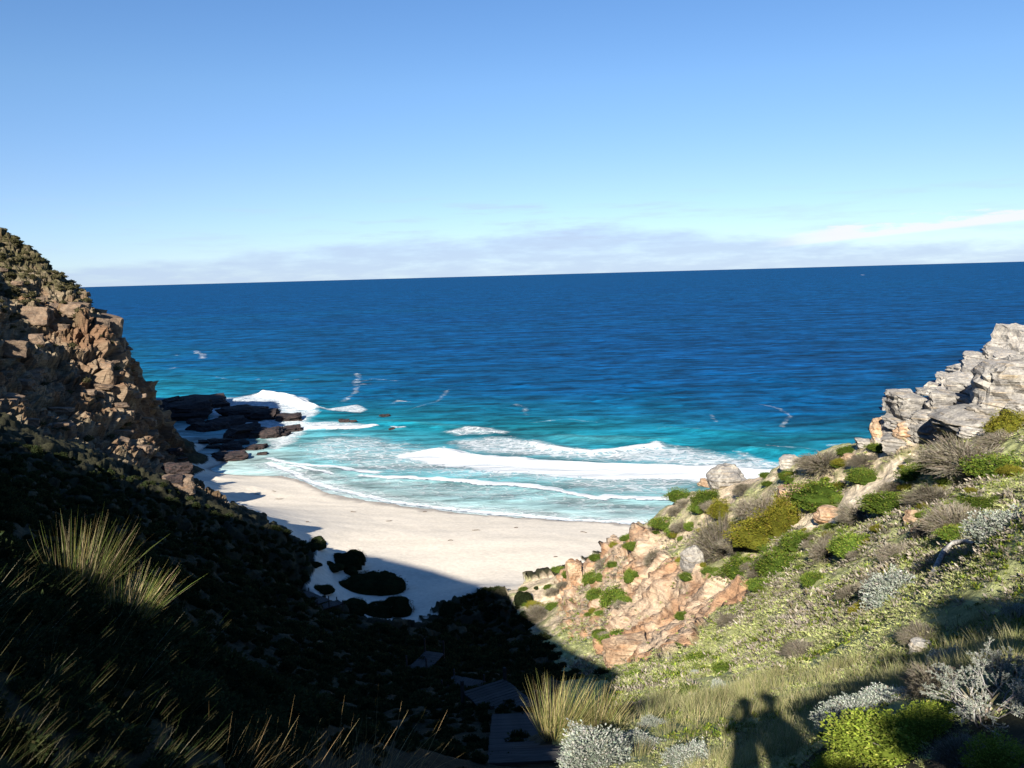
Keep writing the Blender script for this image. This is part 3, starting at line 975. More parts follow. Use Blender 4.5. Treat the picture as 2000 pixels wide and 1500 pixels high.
R_GREY = rock_set('boulder', M_GREY, 7, 100, cuts=9, boxy=0.6, layers=5)
R_ROUND = rock_set('boulder', M_GREY, 3, 130, cuts=12, layers=3)
R_ORANGE = rock_set('boulder', M_ORANGE, 5, 150, cuts=14, layers=3)
R_CRAG = rock_set('crag', M_ORANGE, 4, 160, cuts=7, boxy=0.8, layers=2)
R_RED = rock_set('rock_block', M_RED, 10, 170, cuts=6, boxy=0.95, sub=3, layers=2)
R_REEF = rock_set('reef_rock', M_REEF, 6, 190, cuts=8, boxy=0.5, layers=3, jag=2.4)


def m_per_px(p):
    return (Vector(p) - Vector((0, 0, EYE))).length / F


def put_rock(me, px, py, w, h, depth=0.9, sink=0.25, rz=None, tilt=0.0, name=None, parent=None, level=None):
    """px, py: bottom middle of the rock; w, h: its size in photograph pixels; it is bedded in the ground there"""
    p = Vector(on_level(px, py, level)) if level is not None else hit(px, py)
    k = m_per_px(p)
    W, H = w * k, h * k
    rz = rz if rz is not None else random.uniform(-0.25, 0.25)
    az = math.atan2(p.x, p.y)
    hz = H * (1 + sink)
    o = mesh_obj(name or 'boulder', me, parent, (p.x + math.sin(az) * W * depth * 0.35, p.y + math.cos(az) * W * depth * 0.35, p.z + hz * 0.5 - H * sink),
                 (random.uniform(-0.06, 0.06), tilt, -az + rz), (W * 1.08, W * depth, hz * 1.05))
    return o


def build_outcrop():
    base = hit(1850, 840)
    root = empty('rock_outcrop', base)
    tag(root, 'pale grey layered rock outcrop crowning the right-hand slope above the sea', 'rock outcrop')
    bpy.context.view_layer.update()
    inv = root.matrix_world.inverted()
    # bottom middle x, y, width, height in the photograph
    T = [(1850, 806, 70, 44, 2), (1818, 856, 64, 34, 4), (1800, 850, 50, 30, 0), (1880, 770, 60, 40, 3), (1905, 742, 50, 34, 5), (1900, 846, 130, 46, 7), (1990, 770, 100, 70, 8), (1840, 846, 90, 36, 9), (1985, 690, 60, 56, 0), (1945, 694, 40, 30, 1), (1950, 706, 60, 28, 2), (1905, 706, 40, 20, 3), (1880, 728, 46, 20, 4), (1852, 748, 40, 20, 5), (1824, 764, 40, 20, 0), (1804, 768, 26, 14, 6),
         (1972, 788, 120, 80, 1), (1925, 760, 70, 44, 2), (1990, 735, 60, 40, 4), (1915, 738, 40, 34, 5), (1920, 772, 60, 24, 6), (1880, 782, 56, 46, 2), (1858, 766, 34, 24, 3), (1840, 780, 44, 24, 0), (1782, 812, 84, 44, 3), (1815, 840, 70, 40, 1), (1770, 836, 70, 24, 5),
         (1845, 835, 74, 34, 2), (1880, 800, 60, 30, 6), (1915, 805, 70, 28, 4), (1868, 842, 60, 30, 1), (1895, 826, 56, 26, 0), (1930, 815, 60, 24, 5), (1965, 805, 66, 24, 3), (1835, 856, 50, 22, 6), (1800, 856, 40, 18, 2),
         (1745, 800, 36, 26, 2), (1755, 778, 40, 22, 6), (1895, 850, 40, 18, 4), (1990, 800, 40, 20, 0), (1935, 725, 40, 24, 2), (1970, 715, 50, 26, 3), (1880, 752, 44, 22, 5)]
    for i, (px, py, w, h, k) in enumerate(T):
        o = put_rock((R_GREY + R_ROUND)[k], px, py + 5, w, h * 0.92, depth=random.uniform(0.8, 1.2), sink=0.3, tilt=random.uniform(0.0, 0.20), rz=random.uniform(-0.5, 0.5), name='boulder')
        o.parent = root
        o.matrix_parent_inverse = Matrix()
        o.location = inv @ o.location
    return root


outcrop = build_outcrop()

ROCKS = [
    (R_ORANGE[0], 1722, 852, 40, 38, 'tawny rounded boulder hanging at the seaward foot of the grey outcrop'),
    (R_ORANGE[1], 1778, 853, 56, 28, 'orange-brown boulder wedged beneath the overhang of the grey outcrop'),
    (R_GREY[3], 1752, 876, 50, 24, 'dark-shadowed grey boulder below the outcrop at the top of the footpath'),
    (R_ROUND[0], 1418, 951, 72, 44, 'big pale boulder sitting on the ridge line in front of the surf'),
    (R_ORANGE[2], 1380, 952, 34, 18, 'small pale slab leaning against the left of the big ridge boulder'),
    (R_ROUND[1], 1352, 1108, 44, 44, 'overhanging grey rock with a dark hollow beneath it, left of the large yellow-green bush'),
    (R_CRAG[2], 1555, 990, 66, 40, 'long pale slab left of the broad green shrub by the footpath'),
    (R_ORANGE[1], 1620, 1016, 54, 26, 'pinkish flat rock at the lower end of the footpath'),
    (R_ORANGE[2], 1785, 1022, 36, 26, 'cream rock in the scrub below the footpath'),
    (R_ORANGE[3], 1793, 1044, 24, 18, 'orange stone just below the cream rock in the scrub'),
    (R_ORANGE[4], 1803, 1030, 14, 16, 'brown fist-shaped stone beside the cream rock in the scrub'),
    (R_CRAG[3], 1222, 1288, 84, 36, 'orange overhung rock with a small black cave at the foot of the slope'),
    (R_CRAG[1], 1122, 1132, 30, 36, 'orange crag at the tip of the ridge beside the sand'),
    (R_GREY[1], 1800, 1272, 40, 18, 'pale angular stone lying in the grass above the shadow of the bushes'),
    (R_GREY[3], 1545, 912, 40, 20, 'grey block at the far end of the ridge where the surf disappears'),
    (R_ORANGE[1], 1660, 900, 30, 14, 'white stone among low shrubs near the ridge crest'),
    (R_GREY[5], 1690, 872, 34, 14, 'flat pale rock on the crest left of the outcrop'),
    (R_GREY[0], 1960, 850, 18, 12, 'white stone in the grey scrub under the outcrop'),
]


def build_rocks():
    for me, px, py, w, h, lab in ROCKS:
        tag(put_rock(me, px, py, w, h * 0.85, sink=0.6), lab, 'boulder' if w > 30 else 'stone')
    # the reef in the shade of the headland
    reef = [(362, 824, 84, 40, 'large dark reef rock against the foot of the headland'), (338, 800, 40, 24, None), (395, 796, 80, 20, 'low black reef rock farthest out from the headland'), (430, 798, 30, 12, None), (370, 790, 26, 12, None),
            (478, 818, 70, 22, None), (515, 822, 50, 22, None), (455, 806, 24, 12, None), (563, 824, 48, 15, 'reef rock at the sunlit end, washed by white foam'), (500, 806, 40, 12, None),
            (410, 858, 56, 34, None), (385, 838, 30, 20, None), (440, 848, 66, 32, None), (480, 866, 70, 36, None), (520, 868, 60, 34, 'reddish brown reef rock reaching into the sunlight'), (545, 866, 40, 26, None), (490, 840, 60, 20, None), (450, 832, 50, 18, None), (415, 836, 36, 16, None),
            (570, 845, 38, 12, 'thin flat rock lying in the surf beside the reef'), (578, 866, 26, 14, 'outermost small rock at the tip of the reef'), (530, 846, 50, 18, None),
            (430, 872, 44, 14, None), (452, 884, 40, 16, None), (415, 880, 26, 10, None), (500, 884, 40, 14, None), (465, 876, 36, 14, None), (402, 868, 24, 8, None),
            (450, 902, 56, 16, 'low black rock on the shaded sand, nearest the beach'), (424, 896, 20, 7, None), (512, 892, 18, 9, None), (528, 888, 10, 5, None), (342, 888, 24, 12, None), (356, 900, 16, 6, None),
            (348, 932, 44, 28, 'dark rounded rock at the base of the headland cliff'), (350, 958, 46, 28, 'red-brown rock half sunlit where the cliff meets the beach'), (338, 950, 30, 22, None)]
    for i, (px, py, w, h, lab) in enumerate(reef):
        o = put_rock(R_RED[i % 8] if lab and 'red-brown' in lab else R_REEF[i % 6], px, py - h * 0.05, w * 1.12, h * 0.80, depth=1.0, sink=0.45, rz=random.uniform(-0.5, 0.5), name='reef_rock')
        tag(o, lab or 'dark wet rock of the reef in the shadow of the headland', 'rock', 'dark rocks of the reef below the headland')
    # rocks just breaking the surface
    for px, py, w, h, lab in ((672, 826, 22, 6, 'black rock awash left of the foam line'), (690, 826, 14, 5, 'small rock awash beside the larger one'), (752, 815, 20, 5, 'dark submerged rock farther along the surf'), (765, 841, 12, 5, 'rock tip breaking a small wave')):
        tag(put_rock(R_REEF[w % 6], px, py, w, h, sink=0.6, name='reef_rock', level=0.0), lab, 'rock', 'rocks awash in the surf')


build_rocks()


def cliff_blocks():
    """squared blocks standing proud of the headland: parts of the cliff"""
    me = cliff.data
    n = len(me.vertices)
    co = np.empty(n * 3, np.float32)
    me.vertices.foreach_get('co', co)
    co = co.reshape(-1, 3)
    nr = np.empty(n * 3, np.float32)
    me.vertices.foreach_get('normal', nr)
    nr = nr.reshape(-1, 3)
    regions = (([(10, 640), (60, 610), (150, 600), (215, 640), (240, 700), (130, 725), (60, 720), (5, 700)], 44, (2.6, 5.6)), ([(120, 715), (240, 700), (260, 760), (250, 800), (190, 800), (150, 760)], 44, (1.8, 3.8)),
               ([(0, 720), (100, 740), (150, 790), (160, 840), (60, 850), (0, 800)], 22, (2.0, 4.4)), ([(200, 790), (290, 800), (310, 900), (240, 890), (190, 850)], 24, (1.8, 4.2)), ([(60, 500), (160, 580), (100, 600), (0, 580), (0, 480)], 24, (1.6, 3.2)),
               ([(225, 640), (262, 690), (300, 770), (318, 850), (290, 830), (250, 730)], 10, (1.8, 3.2)))
    d = co - np.array([0, 0, EYE])
    X, Y, Z = d @ _r, d @ _u, d @ _f
    sx, sy = 1000 + F * X / Z, 750 - F * Y / Z
    facing = (nr * d).sum(1) < 0
    for poly, cnt, (lo, hi) in regions:
        ok = np.where(inside(poly, sx, sy) & facing & (co[:, 2] > 3))[0]
        if not len(ok):
            continue
        for i in rng.choice(ok, min(cnt, len(ok)), replace=False):
            s = rng.uniform(lo, hi)
            flat = lo < 3 and hi < 5
            mesh_obj('rock_block', R_RED[int(rng.integers(10))], cliff, tuple(co[i] - nr[i] * s * 0.30),
                     (rng.normal(0, 0.08), 0.12 + rng.normal(0, 0.06), 0.35 + rng.normal(0, 0.25)),
                     (s * rng.uniform(0.8, 1.3), s * rng.uniform(0.7, 1.0), s * (rng.uniform(0.35, 0.6) if flat else rng.uniform(0.7, 1.15))))


cliff_blocks()


# ------------------------------------------------------------------ plants
def leaf_material(name, rough=0.6, vary=0.5):
    m, b, out = new_mat(name)
    col = b.new('ShaderNodeAttribute', attribute_name='leaf').outputs['Color']
    rnd = b.new('ShaderNodeObjectInfo').outputs['Random']
    pos = b.new('ShaderNodeNewGeometry').outputs['Position']
    n = b.noise(pos, 0.8, 3, 0.6)
    g = b.math('MULTIPLY', b.math('MULTIPLY_ADD', rnd, vary, 1 - vary / 2), b.smooth(n, 0.3, 0.7, 0.75, 1.25))
    c = b.mix(1.0, col, b.new('ShaderNodeCombineXYZ', {0: g, 1: g, 2: g}), 'MULTIPLY')
    d = b.new('ShaderNodeBsdfDiffuse', {'Color': c})
    t = b.new('ShaderNodeBsdfTranslucent', {'Color': c})
    mx = b.new('ShaderNodeMixShader', {0: 0.22, 1: d, 2: t})
    b.put(out.inputs['Surface'], mx.outputs[0])
    return m


M_LEAF = leaf_material('small_leaves')
M_TWIG = leaf_material('dry_twigs', vary=0.35)


def pick(R, n, cols):
    """one colour per piece from a weighted palette, with a little scatter"""
    cs = np.array([c for c, _ in cols])
    w = np.array([q for _, q in cols], float)
    i = R.choice(len(cs), n, p=w / w.sum())
    return cs[i] * R.uniform(0.75, 1.3, (n, 1)) * R.uniform(0.93, 1.07, (n, 3))


def frame_of(d):
    a = np.where(abs(d[:, 2:3]) < 0.9, np.array([[0, 0, 1.0]]), np.array([[1.0, 0, 0]]))
    s = np.cross(d, a)
    s /= np.linalg.norm(s, axis=1, keepdims=True) + 1e-9
    t = np.cross(s, d)
    return s, t


def leaves_mesh(c, d, L, W, colr, R):
    """diamond leaves: centres c, directions d, lengths L, widths W"""
    n = len(c)
    s, t = frame_of(d)
    roll = R.uniform(0, 6.28, (n, 1))
    s2 = s * np.cos(roll) + t * np.sin(roll)
    L = L[:, None]
    W = W[:, None]
    v = np.stack([c, c + d * L * 0.5 + s2 * W * 0.5, c + d * L, c + d * L * 0.5 - s2 * W * 0.5], 1).reshape(-1, 3)
    f = np.arange(4 * n).reshape(n, 4)
    return v, f, np.repeat(colr, 4, 0)


def sticks_mesh(a, b_, ra, rb, colr):
    """three-sided tapered sticks from a to b"""
    n = len(a)
    d = b_ - a
    d = d / (np.linalg.norm(d, axis=1, keepdims=True) + 1e-9)
    s, t = frame_of(d)
    vs = []
    for base, rad in ((a, ra), (b_, rb)):
        for k in range(3):
            an = k * 2.0944
            vs.append(base + (s * math.cos(an) + t * math.sin(an)) * rad[:, None])
    v = np.stack(vs, 1).reshape(-1, 3)
    o = (np.arange(n) * 6)[:, None]
    f = np.concatenate([o + np.array([[0, 1, 4, 3]]), o + np.array([[1, 2, 5, 4]]), o + np.array([[2, 0, 3, 5]])])
    return v, f, np.repeat(colr, 6, 0)


def join(*ms):
    v, f, c, k = [], [], [], 0
    for a, b_, q in ms:
        v.append(a)
        f.append(b_ + k)
        c.append(q)
        k += len(a)
    return np.concatenate(v), np.concatenate(f), np.concatenate(c)


def dome_points(R, n, lump, seed):
    """points on a clump of three or four lumpy half-balls, about one unit wide; returns points and outward directions"""
    Q = np.random.default_rng(seed + 1000)
    m = int(Q.integers(3, 5))
    an = Q.uniform(0, 6.28) + np.arange(m) * 6.28 / m + Q.normal(0, 0.4, m)
    cx, cy = np.cos(an) * Q.uniform(0.08, 0.26, m), np.sin(an) * Q.uniform(0.08, 0.26, m)
    rs = Q.uniform(0.24, 0.40, m)
    hs = Q.uniform(1.1, 1.9, m)
    d = R.normal(0, 1, (n, 3))
    d[:, 2] = abs(d[:, 2]) * 0.9 - 0.12
    d /= np.linalg.norm(d, axis=1, keepdims=True)
    k = R.choice(m, n, p=rs ** 2 / (rs ** 2).sum())
    rad = rs[k] * (1 + (fbm(d * 2.1 + seed + k[:, None] * 9, 3, 0.55, seed) - 0.5) * lump * 2.2 + (fbm(d * 6 + seed, 2, 0.5, seed + 4) - 0.5) * lump * 1.1)
    p = d * rad[:, None]
    p[:, 2] *= hs[k]
    p[:, 0] += cx[k]
    p[:, 1] += cy[k]
    keep = np.ones(n, bool)
    for j in range(m):                            # nothing inside a neighbouring lobe
        e = (p - np.array([cx[j], cy[j], 0])) / np.array([rs[j], rs[j], rs[j] * hs[j]])
        keep &= (j == k) | ((e ** 2).sum(1) > 0.72)
    i = np.where(keep)[0]
    i = np.r_[i, R.choice(i, n - len(i))]
    return p[i], d[i]


def heart_mesh(seed, colr, scale=0.93):
    """the close-grown heart of a shrub"""
    Q = np.random.default_rng(seed + 1000)
    m = int(Q.integers(3, 5))
    an = Q.uniform(0, 6.28) + np.arange(m) * 6.28 / m + Q.normal(0, 0.4, m)
    cx, cy = np.cos(an) * Q.uniform(0.08, 0.26, m), np.sin(an) * Q.uniform(0.08, 0.26, m)
    rs = Q.uniform(0.24, 0.40, m)
    hs = Q.uniform(1.1, 1.9, m)
    th = np.linspace(0.06, math.pi * 0.62, 9)
    ph = np.arange(14) * 2 * math.pi / 14
    iv = np.stack([np.sin(th)[:, None] * np.cos(ph), np.sin(th)[:, None] * np.sin(ph), np.cos(th)[:, None] + 0 * ph], -1).reshape(-1, 3)
    jf = np.array([(i * 14 + k, (i + 1) * 14 + k, (i + 1) * 14 + (k + 1) % 14, i * 14 + (k + 1) % 14) for i in range(8) for k in range(14)])
    out = []
    for j in range(m):
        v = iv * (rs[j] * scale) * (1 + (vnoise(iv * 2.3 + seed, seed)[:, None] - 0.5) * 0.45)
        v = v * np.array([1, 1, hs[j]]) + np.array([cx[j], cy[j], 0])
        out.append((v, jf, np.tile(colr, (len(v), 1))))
    return join(*out)


GREEN = [((0.105, 0.150, 0.022), 5), ((0.065, 0.105, 0.018), 4), ((0.16, 0.185, 0.030), 2), ((0.10, 0.085, 0.03), 1)]
OLIVE = [((0.175, 0.165, 0.020), 5), ((0.115, 0.120, 0.018), 3), ((0.22, 0.19, 0.03), 2), ((0.13, 0.09, 0.03), 1)]
DARKG = [((0.030, 0.038, 0.014), 4), ((0.020, 0.028, 0.012), 3), ((0.045, 0.045, 0.02), 1)]  # mostly plants of the shaded side, greens lowered to stand in for shade
SILVER = [((0.30, 0.32, 0.27), 5), ((0.20, 0.23, 0.18), 4), ((0.40, 0.40, 0.36), 2)]
DRY = [((0.20, 0.178, 0.140), 5), ((0.135, 0.118, 0.090), 4), ((0.27, 0.235, 0.185), 2), ((0.13, 0.12, 0.06), 2)]
LIME = [((0.20, 0.25, 0.035), 4), ((0.13, 0.17, 0.025), 4), ((0.26, 0.27, 0.06), 1)]
STRAW = [((0.34, 0.27, 0.13), 4), ((0.22, 0.20, 0.08), 4), ((0.12, 0.15, 0.04), 3), ((0.42, 0.36, 0.22), 2)]


def leafy_data(seed, cols, n, leaf, lump=0.3, spread=0.9, heart=0.84):
    R = np.random.default_rng(seed)
    p, d = dome_points(R, n, lump, seed)
    depth = R.uniform(0, 1, n) ** 2 * 0.16
    c = p - d * depth[:, None]
    dirs = d + R.normal(0, spread, (n, 3)) * 0.8
    dirs[:, 2] += 0.35
    dirs /= np.linalg.norm(dirs, axis=1, keepdims=True)
    L = leaf * R.uniform(0.6, 1.4, n)
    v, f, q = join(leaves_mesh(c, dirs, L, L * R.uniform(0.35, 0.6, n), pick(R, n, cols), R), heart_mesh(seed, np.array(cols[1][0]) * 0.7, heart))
    return data('foliage', v, f, M_LEAF, colors={'leaf': q})


def twiggy_data(seed, cols, n, lump=0.25, thick=0.008, leafbits=0, leafcols=None, leaf=0.03, name='twigs', inner=0.25):
    """sticks that fan out from the root and fork at the rim"""
    R = np.random.default_rng(seed)
    p, d = dome_points(R, n, lump, seed)
    a = p * R.uniform(inner, 0.75, (n, 1))
    a[:, 2] *= 0.8
    e = p + R.normal(0, 0.03, (n, 3))
    ms = [sticks_mesh(a, e, np.full(n, thick), np.full(n, thick * 0.5), pick(R, n, cols))]
    m = n
    b0 = a + (e - a) * R.uniform(0.4, 0.95, (n, 1))
    e2 = b0 + d * R.uniform(0.05, 0.14, (n, 1)) + R.normal(0, 0.045, (n, 3))
    ms.append(sticks_mesh(b0, e2, np.full(m, thick * 0.7), np.full(m, thick * 0.35), pick(R, m, cols)))
    if leafbits:
        i = R.integers(0, n, leafbits)
        c = b0[i] + (e2[i] - b0[i]) * R.uniform(0.2, 1.0, (leafbits, 1))
        dr = R.normal(0, 1, (leafbits, 3)) + d[i]
        dr /= np.linalg.norm(dr, axis=1, keepdims=True)
        L = leaf * R.uniform(0.6, 1.3, leafbits)
        ms.append(leaves_mesh(c, dr, L, L * 0.4, pick(R, leafbits, leafcols or cols), R))
    v, f, q = join(*ms)
    return data(name, v, f, M_TWIG, colors={'leaf': q})


def branching_data(seed, cols, mains=16, leaf=0.035, leafcols=None, per=5, name='twigs'):
    """crooked limbs that fork four times, with small leaves near the tips"""
    R = np.random.default_rng(seed)
    n = mains
    an = R.uniform(0, 6.283, n)
    a = np.c_[np.cos(an), np.sin(an), np.zeros(n)] * R.uniform(0, 0.22, (n, 1))
    d = np.c_[np.cos(an) * R.uniform(0.1, 1.1, n), np.sin(an) * R.uniform(0.1, 1.1, n), np.ones(n)]
    d /= np.linalg.norm(d, axis=1, keepdims=True)
    ms, rad, ln = [], np.full(n, 0.0095), 0.26
    for lev in range(5):
        e = a + d * (ln * R.uniform(0.6, 1.2, (len(a), 1)))
        ms.append(sticks_mesh(a, e, rad, rad * 0.72, pick(R, len(a), cols)))
        if lev >= 2:
            i = np.repeat(np.arange(len(a)), per)
            c = a[i] + (e[i] - a[i]) * R.uniform(0, 1, (len(i), 1))
            q = R.normal(0, 0.7, (len(i), 3)) + d[i]
            q /= np.linalg.norm(q, axis=1, keepdims=True)
            L = leaf * R.uniform(0.6, 1.3, len(i))
            ms.append(leaves_mesh(c, q, L, L * 0.42, pick(R, len(i), leafcols or cols), R))
        k = np.repeat(np.arange(len(a)), 2 if lev < 3 else 3)
        a, rad = e[k] - d[k] * R.uniform(0, 0.3, (len(k), 1)) * ln * 0.5, rad[k] * 0.66
        d = d[k] + R.normal(0, 0.42, (len(k), 3)) + np.array([0, 0, 0.08])
        d /= np.linalg.norm(d, axis=1, keepdims=True)
        ln *= 0.66
    v, f, q = join(*ms)
    v[:, 2] = np.maximum(v[:, 2], -0.05)
    return data(name, v, f, M_TWIG, colors={'leaf': q})


def stem_data(seed, cols=DRY):
    """bare woody base: a short trunk that forks into limbs"""
    R = np.random.default_rng(seed)
    a, e, ra, rb = [], [], [], []
    for k in range(9):
        an = k * 0.698 + R.uniform(-0.2, 0.2)
        t = np.array([math.cos(an) * 0.13, math.sin(an) * 0.13, R.uniform(0.14, 0.28)])
        a.append((0, 0, -0.08)); e.append(t); ra.append(0.022); rb.append(0.014)
        for j in range(2):
            a.append(t); e.append(t + np.array([math.cos(an + j - .5) * 0.09, math.sin(an + j - .5) * 0.09, R.uniform(0.05, 0.15)])); ra.append(0.013); rb.append(0.006)
    v, f, q = sticks_mesh(np.array(a), np.array(e), np.array(ra), np.array(rb), pick(R, len(a), cols))
    return data('stem', v, f, M_TWIG, colors={'leaf': q})


def reed_data(seed, n, cols, lean=(0, 0), spread=0.42, length=1.0, width=0.007, droop=0.25, root=0.22, name='reeds'):
    """thin bending blades from a tight foot"""
    R = np.random.default_rng(seed)
    an = R.uniform(0, 6.283, n)
    rr = root * np.sqrt(R.uniform(0, 1, n))
    base = np.c_[np.cos(an) * rr, np.sin(an) * rr, np.full(n, -0.06)]
    d = np.c_[np.cos(an) * rr / root * spread + R.normal(0, 0.12, n) + lean[0], np.sin(an) * rr / root * spread + R.normal(0, 0.12, n) + lean[1], np.ones(n)]
    d /= np.linalg.norm(d, axis=1, keepdims=True)
    L = length * R.uniform(0.45, 1.0, n)
    side = np.c_[-d[:, 1], d[:, 0], R.normal(0, 0.4, n)]
    side /= np.linalg.norm(side, axis=1, keepdims=True)
    seg = 4
    h = d.copy()
    h[:, 2] = 0
    dr = (R.uniform(0, 1, n) ** 2 * droop)[:, None]
    vs = []
    for k in range(seg + 1):
        t = k / seg
        c = base + d * (L * t)[:, None] + (h * 0.8 - np.array([0, 0, 0.55])) * dr * (t * t) * L[:, None]
        w = width * (1 - t) ** 0.6 * R.uniform(0.7, 1.3, n) + 0.0006
        vs += [c - side * w[:, None] * 0.5, c + side * w[:, None] * 0.5]
    v = np.stack(vs, 1)
    m = 2 * (seg + 1)
    o = (np.arange(n) * m)[:, None]
    f = np.concatenate([o + np.array([[2 * k, 2 * k + 1, 2 * k + 3, 2 * k + 2]]) for k in range(seg)])
    col = pick(R, n, cols)
    cc = np.repeat(col[:, None, :], m, 1)
    return data(name, v.reshape(-1, 3), f, M_LEAF, colors={'leaf': cc.reshape(-1, 3)})


PROTO = {
    'green': [leafy_data(300 + i, GREEN, 5200, 0.038, 0.42, 0.9, 0.80) for i in range(4)],
    'olive': [leafy_data(310 + i, OLIVE, 6000, 0.036, 0.46, 0.9, 0.78) for i in range(3)],
    'lime': [leafy_data(320 + i, LIME, 7500, 0.036, 0.42, 0.9, 0.66) for i in range(2)],
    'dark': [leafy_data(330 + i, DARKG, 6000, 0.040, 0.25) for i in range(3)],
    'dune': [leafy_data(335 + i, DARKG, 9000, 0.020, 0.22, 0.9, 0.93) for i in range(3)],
    'dry': [twiggy_data(340 + i, DRY, 2200, 0.42, 0.0050, 1500, DRY, 0.03, inner=0.6) for i in range(4)],
    'silver': [leafy_data(350 + i, SILVER, 6500, 0.034, 0.46, 0.7, 0.68) for i in range(3)],
    'bare': [branching_data(360 + i, [((0.28, 0.27, 0.25), 4), ((0.18, 0.17, 0.155), 3), ((0.36, 0.35, 0.33), 2)], 26, 0.021, [((0.25, 0.27, 0.225), 5), ((0.17, 0.19, 0.15), 4), ((0.33, 0.33, 0.29), 2)], 12) for i in range(2)],
}
STEMS = [stem_data(380 + i) for i in range(3)]
PART = {'dune': 'foliage', 'green': 'foliage', 'olive': 'foliage', 'lime': 'foliage', 'dark': 'foliage', 'dry': 'twigs', 'silver': 'foliage', 'bare': 'twigs'}


def put_bush(kind, px, py, w, h, label, group=None, i=0, name='shrub', depth=1.0, whole=False, cat='shrub'):
    """px, py: bottom middle in the photograph, w, h its size there"""
    p = hit(px, py)
    k = m_per_px(p)
    # a slope seen from above shows a low shrub taller than it is: part of h is its spread on the ground
    g = 1.28 if 'thicket' in label else 1.36 if kind == 'green' else 1.22 if kind in ('olive', 'silver') else 1.05
    W, H = w * k * g, h * k * 0.86 * g
    az = math.atan2(p.x, p.y)
    D = W * 0.45 * depth
    x, y = p.x + math.sin(az) * D * 0.6, p.y + math.cos(az) * D * 0.6
    z = ground_z(x, y)
    sc = (W * 1.02, W * depth, max(H, W * 0.38))
    var = PROTO[kind]
    if whole:
        o = mesh_obj(name, var[i % len(var)], None, (x, y, z - 0.02), (0, 0, i * 1.7), sc)
        return tag(o, label, cat, group)
    root = empty(name, (x, y, z - 0.02), i * 1.7)
    root.scale = sc
    mesh_obj(PART[kind], var[i % len(var)], root)
    mesh_obj('stem', STEMS[i % 3], root)
    return tag(root, label, cat, group)


